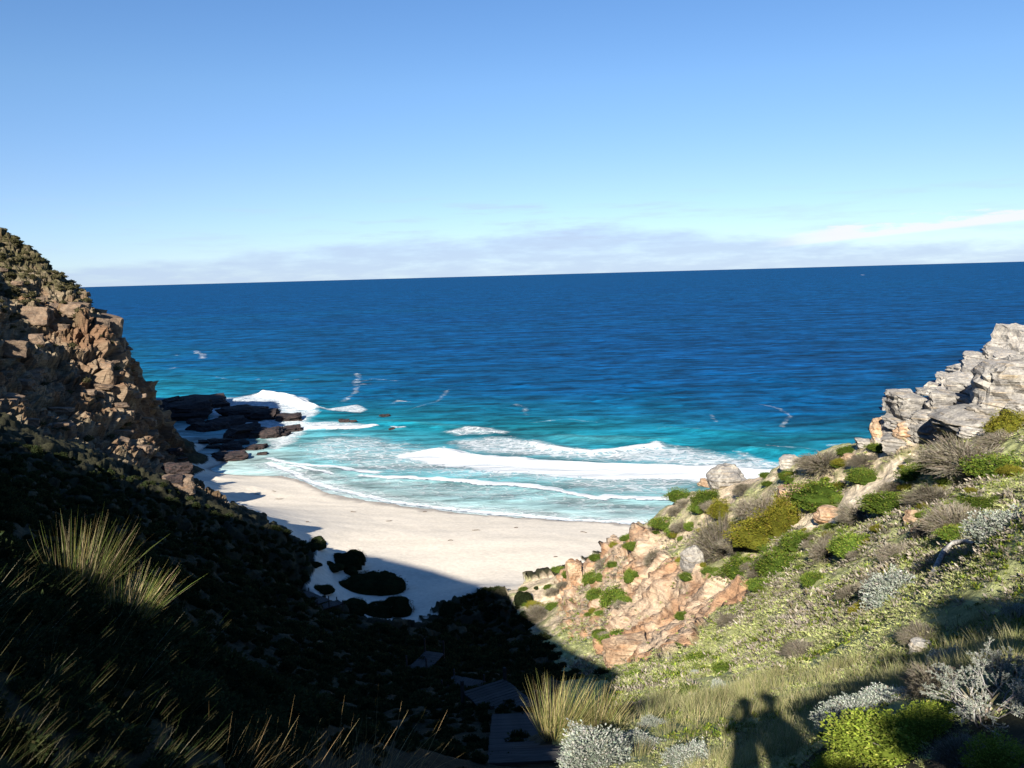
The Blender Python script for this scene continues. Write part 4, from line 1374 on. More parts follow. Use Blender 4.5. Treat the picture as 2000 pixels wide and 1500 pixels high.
SHRUBS = [
    # upper right, around the footpath and under the outcrop
    ('green', 1612, 990, 96, 62, 'broad green cushion shrub against the pale slab left of the footpath'),
    ('green', 1690, 944, 52, 36, 'small round green shrub on the upper side of the footpath'),
    ('green', 1785, 940, 56, 32, 'low green shrub on the lower side of the footpath near its top'),
    ('green', 1752, 1000, 96, 42, 'wide green shrub on the lower side of the footpath, halfway along it'),
    ('olive', 1782, 958, 30, 18, 'little rusty olive shrub directly below the low green shrub by the path'),
    ('dry', 1742, 968, 44, 30, 'grey twiggy shrub on the lower edge of the footpath'),
    ('dry', 1680, 1022, 84, 34, 'grey brown twiggy shrub on the footpath edge left of the wide green shrub'),
    ('green', 1668, 1080, 66, 56, 'square looking green shrub in the scrub below the footpath'),
    ('dry', 1608, 1092, 66, 74, 'tall brown twiggy shrub left of the square looking green shrub'),
    ('green', 1862, 888, 64, 28, 'green shrub under the grey outcrop beside white stones'),
    ('green', 1835, 862, 40, 20, 'small green shrub pressed against the foot of the outcrop'),
    ('olive', 1828, 758, 56, 24, 'olive shrub filling a cleft of the grey outcrop'),
    ('green', 1884, 722, 26, 18, 'tiny green shrub high on the outcrop'),
    ('green', 1920, 706, 24, 12, 'topmost green tuft between the blocks of the outcrop'),
    ('dry', 1905, 728, 40, 16, 'grey twigs growing on a ledge of the outcrop'),
    ('dry', 1890, 922, 150, 46, 'long swathe of grey dry scrub below the outcrop'),
    ('dry', 1960, 868, 90, 34, 'grey dry scrub at the right edge just under the outcrop'),
    ('olive', 1976, 848, 70, 40, 'yellowish shrub at the right edge under the outcrop'),
    ('green', 1962, 930, 100, 52, 'dense green shrub at the right edge below the dry swathe'),
    ('dry', 1830, 985, 90, 40, 'dry grey scrub below the footpath right of the wide green shrub'),
    ('silver', 1962, 1048, 124, 96, 'large sage-grey shrub at the right edge of the slope'),
    ('dry', 1872, 1030, 96, 62, 'brown twiggy scrub left of the large sage-grey shrub'),
    ('green', 1880, 1060, 56, 34, 'green shrub beneath the brown twiggy scrub'),
    ('olive', 1855, 1050, 34, 24, 'small rusty olive shrub at the left of the one beneath the brown scrub'),
    ('dry', 1810, 1050, 36, 40, 'small pale twiggy shrub right of the orange stone'),
    ('green', 1915, 1000, 60, 22, 'thin green strip of shrub above the large sage-grey one'),
    # crest towards the sea
    ('green', 1608, 902, 20, 14, 'small dark green cushion on the ridge crest over the turquoise water'),
    ('olive', 1650, 906, 40, 16, 'flat olive cushion on the ridge crest beside white stones'),
    ('green', 1655, 890, 36, 12, 'low green fringe on the crest left of the outcrop'),
    ('green', 1720, 884, 40, 16, 'low green shrub below the dark-shadowed grey boulder'),
    ('dry', 1690, 912, 60, 20, 'grey dry shrub between the crest and the footpath'),
    ('dry', 1610, 925, 90, 24, 'long dry grey shrub just above the broad green cushion'),
    ('green', 1545, 940, 44, 16, 'green cushion on the crest behind the big ridge boulder'),
    ('green', 1430, 942, 22, 24, 'green tuft growing on the face of the big ridge boulder'),
    ('dry', 1455, 958, 50, 26, 'dark dry shrub right of the big ridge boulder'),
    ('green', 1358, 952, 34, 16, 'dark green cushion on the skyline left of the big ridge boulder'),
    ('green', 1330, 982, 46, 26, 'dark green cushion on the edge above the surf'),
    ('dry', 1338, 988, 30, 18, 'grey twigs behind the dark cushion on the edge above the surf'),
    ('green', 1385, 988, 56, 34, 'green cushion beneath the big ridge boulder'),
    ('green', 1375, 1002, 40, 34, 'tall green shrub next to the cream boulder'),
    ('dry', 1400, 1008, 60, 34, 'grey shrub between the green cushion and the yellow-green one'),
    ('green', 1287, 992, 12, 9, 'tiny green cushion on the edge above the beach'),
    ('green', 1300, 1026, 52, 24, 'green cushion beside the pale corner block above the beach'),
    ('green', 1350, 1036, 20, 22, 'small green shrub right of the cream boulder'),
    ('dry', 1330, 1040, 40, 30, 'grey shrub under the cream boulder'),
    ('dry', 1280, 1085, 40, 40, 'grey shrub at the top of the orange cliff face'),
    ('green', 1300, 1092, 30, 40, 'dark green shrub hanging over the orange cliff face'),
    ('olive', 1410, 1010, 44, 34, 'bright green shrub left of the big grey dome'),
    # the big mixed mound
    ('dry', 1482, 1016, 74, 58, 'grey dome of dead twigs at the top of the large yellow-green thicket'),
    ('olive', 1532, 1040, 54, 84, 'dark olive flank on the right of the large yellow-green thicket'),
    ('olive', 1500, 1066, 110, 56, 'yellow-green heart of the large thicket in the middle of the slope'),
    ('dry', 1408, 1092, 70, 78, 'brown-grey twiggy mass on the left of the large thicket'),
    ('olive', 1425, 1060, 60, 36, 'yellow-green shoulder between the twiggy mass and the heart of the thicket'),
    ('dry', 1450, 1075, 60, 28, 'dead brown patch in the middle of the large thicket'),
    ('green', 1450, 1122, 90, 46, 'green apron at the lower left of the large thicket'),
    ('green', 1530, 1112, 90, 60, 'leafy green apron at the lower right of the large thicket'),
    ('green', 1560, 1070, 60, 40, 'bright green tongue of the thicket beside the pale soil'),
    ('dry', 1487, 1128, 34, 44, 'grey twigs between the two green aprons of the thicket'),
    ('green', 1588, 1140, 44, 40, 'small green shrub at the lower right corner of the thicket'),
    ('green', 1495, 1145, 60, 20, 'sparse green fringe below the thicket'),
    # around the orange cliff and the spur
    ('green', 1205, 1182, 58, 56, 'leafy green shrub on the pale ground left of the orange cliff face'),
    ('green', 1232, 1136, 22, 34, 'narrow green shrub above the leafy one, by the orange cliff'),
    ('green', 1160, 1170, 34, 24, 'green cushion above the spur by the sand'),
    ('green', 1152, 1136, 24, 40, 'upright green shrub at the tip of the ridge'),
    ('dry', 1180, 1108, 40, 30, 'grey shrub on the ridge corner near the beach'),
    ('green', 1165, 1096, 26, 12, 'green cushion on the lip of the ridge corner'),
    ('dark', 1120, 1118, 24, 14, 'dark round cushion on the crag at the ridge tip'),
    ('green', 1200, 1245, 52, 22, 'low green shrub under the pale slope near the shadow edge'),
    ('green', 1170, 1242, 22, 16, 'small round green shrub close to the shadow edge'),
    ('green', 1330, 1206, 22, 16, 'single green tuft on the bare orange rock'),
    ('green', 1342, 1138, 24, 18, 'green tuft on the pale top of the orange cliff'),
    ('green', 1322, 1260, 16, 16, 'green tuft at the foot of the orange cliff'),
    # the sandy spur beside the beach
    ('olive', 1045, 1186, 40, 18, 'two-toned cushion on the sandy spur by the shadow'),
    ('dry', 1050, 1212, 42, 34, 'grey brown shrub on the sandy spur by the shadow edge'),
    ('green', 1084, 1186, 30, 16, 'bright green cushion in the middle of the sandy spur'),
    ('dry', 1080, 1164, 26, 18, 'grey cushion on the sandy spur above the bright green one'),
    ('green', 1070, 1150, 16, 9, 'small green cushion near the top of the sandy spur'),
    ('dark', 1048, 1152, 10, 9, 'dark dot of a cushion at the top of the sandy spur'),
    ('green', 1024, 1154, 16, 9, 'green cushion at the left of the sandy spur top'),
    ('dry', 1098, 1160, 20, 16, 'grey cushion under the orange crag on the spur'),
    ('green', 1028, 1184, 22, 12, 'green cushion touching the shadow on the spur'),
    ('green', 1092, 1120, 26, 9, 'pale green cushion where the sand meets the ridge'),
    # lower grassy slope
    ('silver', 1738, 1176, 110, 96, 'large silver-grey shrub in the middle of the grassy slope'),
    ('dry', 1700, 1160, 40, 54, 'rust-brown dead twigs at the left side of the silver-grey shrub'),
    ('olive', 1680, 1198, 56, 28, 'yellow-green shrub under the left side of the silver-grey shrub'),
    ('dry', 1665, 1172, 44, 40, 'dark grey shrub left of the rust-brown twigs'),
    ('dry', 1760, 1090, 90, 40, 'grey-brown scrub above the large silver-grey shrub'),
    ('silver', 1405, 1350, 28, 32, 'small blue-grey bush low on the grassy slope'),
    ('silver', 1360, 1320, 26, 18, 'smaller blue-grey bush up and left of the other'),
    ('green', 1240, 1326, 44, 26, 'green shrub at the lit foot of the slope above the tussock'),
    ('green', 1380, 1290, 60, 24, 'green shrub patch below the orange cliff'),
    ('green', 1420, 1310, 40, 18, 'small green shrub right of the patch below the cliff'),
    ('green', 1350, 1365, 34, 40, 'green bush left of the small blue-grey bush'),
    ('dry', 1425, 1225, 44, 24, 'spiky dead bush on the pale green slope'),
    ('dry', 1800, 1262, 70, 40, 'straw-grey bush behind the pale angular stone'),
    ('dry', 1570, 1280, 60, 24, 'grey bush in the light grass above the shadows'),
]

SHRUBS_NEAR = [
    ('bare', 1925, 1420, 170, 150, 'big silvery branching bush in the lower right foreground'),
    ('bare', 1965, 1330, 110, 100, 'silvery bush at the right edge above the biggest silvery bush'),
    ('silver', 1850, 1300, 60, 50, 'small silvery bush beside the dark bush shadow'),
    ('bare', 1985, 1215, 60, 60, 'silvery bush at the right edge inside the bush shadow'),
    ('silver', 1655, 1420, 110, 66, 'row of pale sage bush along the edge of the shadow, left end'),
    ('silver', 1735, 1375, 90, 54, 'pale sage bush continuing the row up the slope'),
    ('dry', 1830, 1350, 100, 60, 'straw-coloured dry bush between sage row and silvery bush'),
    ('lime', 1740, 1500, 190, 96, 'bright green small-leaved bush in the right foreground'),
    ('lime', 1830, 1440, 110, 70, 'bright green bush left of the big silvery one'),
    ('lime', 1965, 1510, 110, 90, 'bright green bush in the bottom right corner'),
    ('dry', 1885, 1500, 90, 70, 'tangle of dry twigs between the bright green bushes'),
    ('lime', 1650, 1520, 90, 60, 'dull green bush at the bottom edge beside the shadow of the people'),
    ('silver', 1150, 1510, 140, 110, 'pale silver-green mound of foliage below the reed tussock'),
    ('silver', 1250, 1470, 80, 46, 'low silver mound right of the pale silver-green one'),
    ('silver', 1275, 1420, 50, 26, 'small silver tuft behind the low mound'),
    ('silver', 1340, 1500, 90, 60, 'silver-grey bush at the bottom edge left of the people shadows'),
    ('dry', 1230, 1400, 60, 34, 'grey dry tangle right of the reed tussock'),
]

SHRUBS_SHADE = [
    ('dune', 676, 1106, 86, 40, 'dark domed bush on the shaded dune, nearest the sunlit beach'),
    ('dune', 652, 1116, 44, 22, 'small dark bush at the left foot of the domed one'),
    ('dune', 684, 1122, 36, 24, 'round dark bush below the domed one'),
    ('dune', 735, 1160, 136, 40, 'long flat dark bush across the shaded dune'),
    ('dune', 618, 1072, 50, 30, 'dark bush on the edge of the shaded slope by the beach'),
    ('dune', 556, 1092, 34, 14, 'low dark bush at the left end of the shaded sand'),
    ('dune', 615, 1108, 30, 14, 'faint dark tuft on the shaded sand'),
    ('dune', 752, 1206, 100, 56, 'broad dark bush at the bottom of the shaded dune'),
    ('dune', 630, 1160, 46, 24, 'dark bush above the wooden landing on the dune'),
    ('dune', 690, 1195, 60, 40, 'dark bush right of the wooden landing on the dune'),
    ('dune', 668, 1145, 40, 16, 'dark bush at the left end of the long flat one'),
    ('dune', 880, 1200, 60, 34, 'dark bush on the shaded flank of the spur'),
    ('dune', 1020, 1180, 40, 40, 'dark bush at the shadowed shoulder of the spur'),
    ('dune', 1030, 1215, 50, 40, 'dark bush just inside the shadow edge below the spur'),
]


def build_shrubs():
    for i, (k, px, py, w, h, lab) in enumerate(SHRUBS):
        put_bush(k, px, py, w, h, lab, 'shrubs of the sunlit slope', i)
    for i, (k, px, py, w, h, lab) in enumerate(SHRUBS_NEAR):
        put_bush(k, px, py, w, h, lab, 'bushes of the right foreground', i)
    for i, (k, px, py, w, h, lab) in enumerate(SHRUBS_SHADE):
        put_bush(k, px, py, w, h, lab, 'dark bushes of the shaded dune', i)
    # many little cushions on the pale upper slope
    poly = [(1110, 1120), (1290, 1010), (1420, 950), (1640, 890), (1740, 890), (1990, 860), (1990, 1040), (1640, 1130), (1470, 1160), (1360, 1110), (1250, 1120), (1180, 1260), (1080, 1220)]
    px = np.array(poly)
    n = 0
    R = np.random.default_rng(5)
    while n < 150:
        q = R.uniform(px.min(0), px.max(0))
        if not inside(poly, np.array([q[0]]), np.array([q[1]]))[0]:
            continue
        k = R.choice(['green', 'olive', 'dry', 'green', 'green'])
        s = R.uniform(10, 30)
        put_bush(k, q[0], q[1], s, s * R.uniform(0.4, 0.7), 'small grey-brown twiggy cushion dotted over the pale upper slope' if k == 'dry' else 'small green cushion dotted over the pale upper slope',
                 'small grey cushions of the upper slope' if k == 'dry' else 'small green cushions of the upper slope', n, 'cushion_plant', whole=True, cat='plant')
        n += 1


build_shrubs()


def on_photo(o):
    d = np.array(o.matrix_world.translation) - np.array([0, 0, EYE])
    z = d @ _f
    return np.array([1000 + F * (d @ _r) / z, 750 - F * (d @ _u) / z])


def tell_apart(objs, what, marks):
    """label each by the landmark it lies closest to, and on which side of it"""
    side = ('right of', 'below', 'left of', 'above')
    todo = [(o, on_photo(o)) for o in objs]
    for nth in ('closest', 'second closest', 'third closest', 'fourth closest'):
        taken = set()
        pairs = sorted(((np.hypot(*(q - m)), i, k) for i, (o, q) in enumerate(todo) for k, (m, _) in enumerate(marks)), key=lambda t: t[0])
        done = set()
        for dist, i, k in pairs:
            if i in done:
                continue
            v = todo[i][1] - marks[k][0]
            sd = int(((math.degrees(math.atan2(v[1], v[0])) + 45) % 360) // 90)
            if (k, sd) in taken:
                continue
            taken.add((k, sd))
            done.add(i)
            todo[i][0]['label'] = '%s %s, %s' % (what, 'just ' + side[sd] if nth == 'closest' else nth + ' ' + side[sd], marks[k][1])
        todo = [t for i, t in enumerate(todo) if i not in done]
        if not todo:
            break


def label_cushions():
    bpy.context.view_layer.update()
    marks = [(np.array(q, float), n) for q, n in (((1418, 930), 'the big pale ridge boulder'), ((1555, 970), 'the long pale slab by the footpath'), ((1620, 1008), 'the pinkish flat rock on the path'), ((1785, 1012), 'the cream rock in the scrub'), ((1793, 1038), 'the orange stone in the scrub'),
             ((1352, 1085), 'the grey rock with a dark hollow'), ((1612, 965), 'the broad green shrub by the path'), ((1690, 930), 'the round shrub above the path'), ((1752, 985), 'the wide green shrub below the path'), ((1480, 990), 'the grey dome of dead twigs'), ((1500, 1040), 'the yellow-green thicket'),
             ((1668, 1060), 'the square looking green shrub'), ((1962, 1005), 'the large sage-grey shrub'), ((1205, 1160), 'the leafy shrub beside the orange cliff'), ((1300, 1070), 'the shrub hanging over the orange cliff'), ((1862, 878), 'the shrub under the grey outcrop'), ((1890, 905), 'the long grey dry swathe'),
             ((1872, 1010), 'the brown twiggy scrub'), ((1290, 1010), 'the edge above the surf'), ((1660, 900), 'the white stone on the crest'), ((1225, 1270), 'the rock with the small cave'), ((1400, 1120), 'the green aprons of the thicket'), ((1120, 1125), 'the orange crag at the ridge tip'), ((1545, 1100), 'the bare soil right of the thicket'))]
    every = [o for o in C.objects if o.name.startswith('cushion_plant')]
    tell_apart([o for o in every if 'grey-brown' in o['label']], 'small grey twiggy cushion', marks)
    tell_apart([o for o in every if 'small green' in o['label']], 'small green cushion', marks)
    marks = [(np.array(q, float), n) for q, n in (((362, 806), 'the large rock at the foot of the headland'), ((395, 787), 'the low black rock farthest out'), ((563, 818), 'the sunlit rock in white foam'), ((520, 852), 'the reddish rock reaching into sunlight'), ((570, 840), 'the thin flat rock in the surf'), ((450, 895), 'the low black rock on the sand'), ((348, 920), 'the rounded rock at the cliff base'))]
    tell_apart([o for o in C.objects if o.get('label', '').startswith('dark wet rock of the reef')], 'dark reef rock', marks)


label_cushions()


# ------------------------------------------------------------------ reeds
def put_reeds(me, px, py, h, label, group=None, rz=0.0, wide=1.0, at=None):
    p = hit(px, py)
    if at:                                    # at a known distance, just behind the brow of the bank
        d = ray(px, py)
        k = at / math.hypot(d[0], d[1])
        p = Vector((d[0] * k, d[1] * k, ground_z(d[0] * k, d[1] * k)))
    H = h * m_per_px(p)
    root = empty('reed_tussock', p, rz)
    root.scale = (H * wide, H * wide, H)
    o = mesh_obj('reeds', me, root)
    o['kind'] = 'stuff'
    return tag(root, label, 'tussock', group)


REED = [(0.26, 0.215, 0.10), (0.17, 0.19, 0.06)]
REEDS_UP = reed_data(400, 520, [((0.26, 0.215, 0.12), 4), ((0.10, 0.135, 0.035), 4), ((0.19, 0.15, 0.05), 2)], (0.22, 0.0), 0.42, 1.0, 0.008, 0.35, 0.24)
REEDS_MID = reed_data(401, 520, [((0.21, 0.175, 0.07), 4), ((0.12, 0.135, 0.04), 5), ((0.30, 0.25, 0.13), 2)], (0.22, 0.0), 0.5, 1.0, 0.009, 0.35, 0.3)
REEDS_WIND = [reed_data(410 + i, 64, [((0.17, 0.145, 0.07), 3), ((0.045, 0.07, 0.022), 6), ((0.09, 0.085, 0.035), 3), ((0.30, 0.26, 0.17), 1)], (0.75, -0.05), 0.75, 1.0, 0.0055, 0.14, 0.4) for i in range(3)]
REEDS_THIN = [reed_data(420 + i, 46, [((0.34, 0.26, 0.13), 4), ((0.2, 0.15, 0.06), 3)], (0.35, 0.0), 0.5, 1.0, 0.006, 0.3, 0.5) for i in range(2)]


def build_reeds():
    put_reeds(REEDS_UP, 150, 1150, 165, 'tall upright reed tussock with pale sunlit top standing out of the left slope', at=8.6)
    put_reeds(REEDS_UP, 235, 1170, 120, 'bleached reed tussock fanning right beside the tall upright one', None, 0.0, 1.3, at=8.4)
    put_reeds(REEDS_WIND[0], 335, 1185, 70, 'small isolated reed tuft with bright tips at the edge of the dark ravine', at=9.2)
    put_reeds(REEDS_MID, 1090, 1428, 112, 'golden green reed tussock in the sun beside the stairs', None)
    put_reeds(REEDS_MID, 1165, 1425, 80, 'drooping right half of the golden reed clump beside the stairs', None, 0.6, 1.4)
    R = np.random.default_rng(9)
    k = 0
    for py in (1120, 1160, 1210, 1260, 1310, 1360, 1410, 1460, 1500):
        for px in np.arange(-40, 330 + (py - 1120) * 0.28, 78):
            q = (px + R.uniform(-30, 30), py + R.uniform(-18, 18))
            put_reeds(REEDS_WIND[k % 3], q[0], q[1] + 30, R.uniform(62, 105), 'wind-swept reed tussock with sunlit tips on the shaded left foreground bank', 'wind-swept reed tussocks of the left bank', R.uniform(-0.25, 0.35))
            k += 1
    for k, px in enumerate((430, 480, 540, 590, 650, 700, 750)):
        put_reeds(REEDS_THIN[k % 2], px, 1520, R.uniform(110, 160), 'sparse thin reeds catching the light along the bottom edge', 'sparse reeds at the bottom edge', R.uniform(-0.4, 0.4))


build_reeds()


# ------------------------------------------------------------------ ground cover nobody could count
def scatter(name, meshes_mat, pts, scl, rot, label=None):
    """one object: its vertices carry instances of a small tuft"""
    me = bpy.data.meshes.new(name)
    n = len(pts)
    me.vertices.add(n)
    me.vertices.foreach_set('co', np.ascontiguousarray(pts, np.float32).ravel())
    a = me.attributes.new('scl', 'FLOAT_VECTOR', 'POINT')
    a.data.foreach_set('vector', np.ascontiguousarray(scl, np.float32).ravel())
    a = me.attributes.new('rot', 'FLOAT_VECTOR', 'POINT')
    a.data.foreach_set('vector', np.ascontiguousarray(rot, np.float32).ravel())
    me.update()
    src = bpy.data.objects.new(name + '_tuft', meshes_mat)
    o = bpy.data.objects.new(name, me)
    C.objects.link(o)
    ng = bpy.data.node_groups.new(name, 'GeometryNodeTree')
    ng.interface.new_socket('Geometry', in_out='INPUT', socket_type='NodeSocketGeometry')
    ng.interface.new_socket('Geometry', in_out='OUTPUT', socket_type='NodeSocketGeometry')
    N = ng.nodes
    gi, go = N.new('NodeGroupInput'), N.new('NodeGroupOutput')
    ip = N.new('GeometryNodeInstanceOnPoints')
    oi = N.new('GeometryNodeObjectInfo')
    oi.inputs['Object'].default_value = src
    s = N.new('GeometryNodeInputNamedAttribute'); s.data_type = 'FLOAT_VECTOR'; s.inputs[0].default_value = 'scl'
    r = N.new('GeometryNodeInputNamedAttribute'); r.data_type = 'FLOAT_VECTOR'; r.inputs[0].default_value = 'rot'
    L = ng.links
    L.new(gi.outputs[0], ip.inputs['Points'])
    L.new(oi.outputs['Geometry'], ip.inputs['Instance'])
    L.new(r.outputs[0], ip.inputs['Rotation'])
    L.new(s.outputs[0], ip.inputs['Scale'])
    L.new(ip.outputs[0], go.inputs[0])
    md = o.modifiers.new('tufts', 'NODES')
    md.node_group = ng
    o['kind'] = 'stuff'
    return o


def tuft_data(nm, seed, cols, n=26, leaf=0.35, up=0.7):
    R = np.random.default_rng(seed)
    c = np.c_[R.normal(0, 0.28, (n, 2)), R.uniform(-0.05, 0.12, n)]
    d = np.c_[c[:, :2] * 1.6 + R.normal(0, 0.5, (n, 2)), np.full(n, up)]
    d /= np.linalg.norm(d, axis=1, keepdims=True)
    L = leaf * R.uniform(0.5, 1.4, n)
    v, f, q = leaves_mesh(c, d, L, L * R.uniform(0.2, 0.45, n), pick(R, n, cols), R)
    return data(nm, v, f, M_LEAF, colors={'leaf': q})


def surface_points(o, poly, n, R, weight=None, plan_poly=None):
    me = o.data
    m = len(me.polygons)
    c = np.empty(m * 3, np.float32)
    me.polygons.foreach_get('center', c)
    c = c.reshape(-1, 3)
    ar = np.empty(m, np.float32)
    me.polygons.foreach_get('area', ar)
    q = plan_poly or plan(poly)
    ok = inside(q, c[:, 0], c[:, 1])
    for b in NO_COVER:
        ok &= ~inside(b, c[:, 0], c[:, 1]) | (R.uniform(0, 1, m) < 0.04)
    w = ar * ok
    d = np.hypot(c[:, 0], c[:, 1])
    w = w * np.clip(30.0 / np.maximum(d, 6), 0.25, 3.0) ** 1.0
    if weight is not None:
        w = w * weight(c)
    w = w / w.sum()
    i = R.choice(m, n, p=w)
    p = c[i] + R.normal(0, 1, (n, 3)) * np.sqrt(ar[i])[:, None] * np.array([0.5, 0.5, 0.0])
    return p, d[i]


def build_cover():
    R = np.random.default_rng(77)
    slope = [(1080, 1500), (1200, 1330), (1080, 1235), (1110, 1130), (1290, 1012), (1640, 885), (1995, 790)]
    pp = plan(slope) + [(60, 40), (40, 12), (12, 2), (4, 2)]
    HERB = [((0.28, 0.30, 0.12), 5), ((0.20, 0.23, 0.08), 4), ((0.33, 0.34, 0.17), 3), ((0.32, 0.28, 0.19), 2)]
    for nm, cols, n, seed, lo, hi, leaf, up, thr in (('ground_cover', HERB, 60000, 1, 0.09, 0.24, 0.40, 0.7, 0.40), ('dry_scrub', DRY + [((0.33, 0.30, 0.24), 3)], 12000, 2, 0.12, 0.32, 0.42, 0.9, 0.53), ('green_herbs', GREEN, 15000, 3, 0.10, 0.28, 0.38, 0.8, 0.53)):
        def wt(c, s=seed, t=thr):
            return (sstep(fbm(c.astype(float) * 0.16 + s * 31, 3, 0.55, s) * 0.6 + fbm(c.astype(float) * 0.7 + s * 11, 2, 0.5, s + 3) * 0.4, t - 0.04, t + 0.06) + 0.05) * (np.clip(GD(c[:, 0], c[:, 1]), 0.12, 1.0) ** 1.5 if s != 2 else 1.0)
        p, d = surface_points(hillside, None, n, R, wt, pp)
        sc = R.uniform(lo, hi, n) * np.clip(d / 22, 0.30, 1.5)
        scatter(nm, tuft_data(nm + '_tuft', 500 + seed, cols, 26, leaf, up), p, np.c_[sc, sc, sc * R.uniform(0.6, 1.1, n)], np.c_[R.normal(0, 0.25, (n, 2)), R.uniform(0, 6.28, n)])
    # longer grass in the near part of the slope, leaning with the wind
    p, d = surface_points(hillside, [(1180, 1480), (1280, 1370), (1450, 1345), (1650, 1300), (1830, 1230), (1990, 1150), (1995, 1300), (1800, 1330), (1650, 1420), (1480, 1500)], 2600, R,
                          lambda c: sstep(fbm(c.astype(float) * 0.35, 3, 0.55, 91), 0.42, 0.6) + 0.12)
    g = reed_data(440, 26, [((0.22, 0.22, 0.09), 4), ((0.30, 0.26, 0.14), 3), ((0.12, 0.14, 0.05), 3)], (0.25, 0.1), 0.7, 1.0, 0.018, 0.5, 0.25, name='grass_tuft')
    sc = R.uniform(0.22, 0.5, len(p)) * np.clip(d / 18, 0.4, 1.3)
    scatter('grass', g, p, np.c_[sc, sc, sc], np.c_[R.normal(0, 0.15, (len(p), 2)), R.uniform(-0.6, 0.9, len(p))])
    # undergrowth of the shaded side, leaf colours darkened to deepen the shade
    left = [(0, 860), (200, 908), (330, 944), (370, 966), (470, 1020), (600, 1070), (600, 1160), (700, 1215), (790, 1230), (870, 1185), (940, 1155), (1030, 1200), (1180, 1320), (1060, 1330), (1000, 1500)]
    lp = plan(left) + [(-4, 5), (-14, 12), (-40, 30), (-75, 60), (-80, 110)]
    n = 9000
    p, d = surface_points(hillside, None, n, R, None, lp)
    sc = R.uniform(0.35, 1.1, n) * np.clip(d / 50, 0.35, 1.3)
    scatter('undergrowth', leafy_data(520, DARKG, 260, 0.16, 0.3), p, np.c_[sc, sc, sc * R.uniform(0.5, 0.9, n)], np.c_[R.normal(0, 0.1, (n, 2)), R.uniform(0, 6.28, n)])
    n = 5200  # near heath, added to darken the shaded bank
    p, d = surface_points(hillside, None, n, R, None, [(-0.8, 2.4), (-2.2, 8.0), (-3.0, 16.0), (-14, 26), (-18, 15), (-6, 6.5), (-3.2, 2.6)])
    sc = R.uniform(0.20, 0.55, n) * np.clip(d / 9, 0.5, 1.4)
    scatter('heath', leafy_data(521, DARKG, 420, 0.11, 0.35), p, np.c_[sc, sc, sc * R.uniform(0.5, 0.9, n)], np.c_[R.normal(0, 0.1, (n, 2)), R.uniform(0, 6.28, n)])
    # scrub on the headland: thick on top, thin on the ledges
    me = cliff.data
    def wt2(c):
        t = sstep(c[:, 2] + (fbm(c.astype(float) * 0.12, 3, 0.5, 7) - 0.5) * 22, 42, 54)
        return t + 0.10 * sstep(fbm(c.astype(float) * 0.2, 2, 0.5, 8), 0.5, 0.65)
    n = 7000
    p, d = surface_points(cliff, None, n, R, wt2, [(-260, 120), (-90, 120), (-60, 260), (-100, 400), (-260, 400)])
    sc = R.uniform(0.7, 2.3, n)
    scatter('headland_scrub', leafy_data(530, [((0.062, 0.060, 0.024), 4), ((0.085, 0.075, 0.04), 3), ((0.05, 0.055, 0.02), 3), ((0.12, 0.10, 0.07), 1)], 240, 0.17, 0.3), p, np.c_[sc, sc, sc * R.uniform(0.45, 0.8, n)], np.c_[R.normal(0, 0.1, (n, 2)), R.uniform(0, 6.28, n)])


build_cover()


# ------------------------------------------------------------------ the wooden way down
def wood_material():
    m, b, out = new_mat('weathered_grey_wood')
    pos = b.new('ShaderNodeTexCoord').outputs['Object']
    rnd = b.new('ShaderNodeObjectInfo').outputs['Random']
    n = b.noise(b.scale(pos, (1.5, 14, 14)), 2.0, 5, 0.6)
    c = b.mix(b.smooth(n, 0.3, 0.7), (0.025, 0.024, 0.023), (0.052, 0.05, 0.049))
    g = b.math('MULTIPLY_ADD', rnd, 0.5, 0.75)
    c = b.mix(1.0, c, b.new('ShaderNodeCombineXYZ', {0: g, 1: g, 2: g}), 'MULTIPLY')
    finish(b, out, c, 0.8, 0.2, n, 0.02, 0.6)
    return m


M_WOOD = wood_material()


def box_data(name, sx, sy, sz, mat, bev=0.006):
    import bmesh
    bm = bmesh.new()
    bmesh.ops.create_cube(bm, size=1.0)
    for v in bm.verts:
        v.co = (v.co.x * sx, v.co.y * sy, v.co.z * sz)
    bmesh.ops.bevel(bm, geom=bm.edges[:], offset=bev, segments=1, affect='EDGES')
    me = bpy.data.meshes.new(name)
    bm.to_mesh(me)
    bm.free()
    me.materials.append(mat)
    return me


D_STEP = box_data('step', 1.05, 0.22, 0.05, M_WOOD)
D_PLANK = box_data('plank', 1.5, 0.138, 0.035, M_WOOD)
D_POST = box_data('post', 0.09, 0.09, 1.0, M_WOOD)


def stairs(name, label, a, b_, cat='stairs'):
    """treads between two points on the ground, on two stringers"""
    a, b_ = Vector(a), Vector(b_)
    d = b_ - a
    run = Vector((d.x, d.y, 0))
    rz = math.atan2(d.y, d.x) - math.pi / 2
    root = empty(name, a, rz)
    tag(root, label, cat)
    L, fall = run.length, d.z
    n = max(3, int(L / 0.34))
    for k in range(n):
        t = (k + 0.5) / n
        mesh_obj('step', D_STEP, root, (random.uniform(-.015, .015), L * t, fall * t + 0.10), (random.uniform(-.02, .02), random.uniform(-.015, .015), random.uniform(-.02, .02)))
    sl = math.hypot(L, fall)
    for sx in (-0.5, 0.5):
        me = box_data('stringer', 0.06, sl, 0.22, M_WOOD)
        mesh_obj('stringer', me, root, (sx, L / 2, fall / 2 - 0.04), (math.atan2(fall, L), 0, 0))
    return root


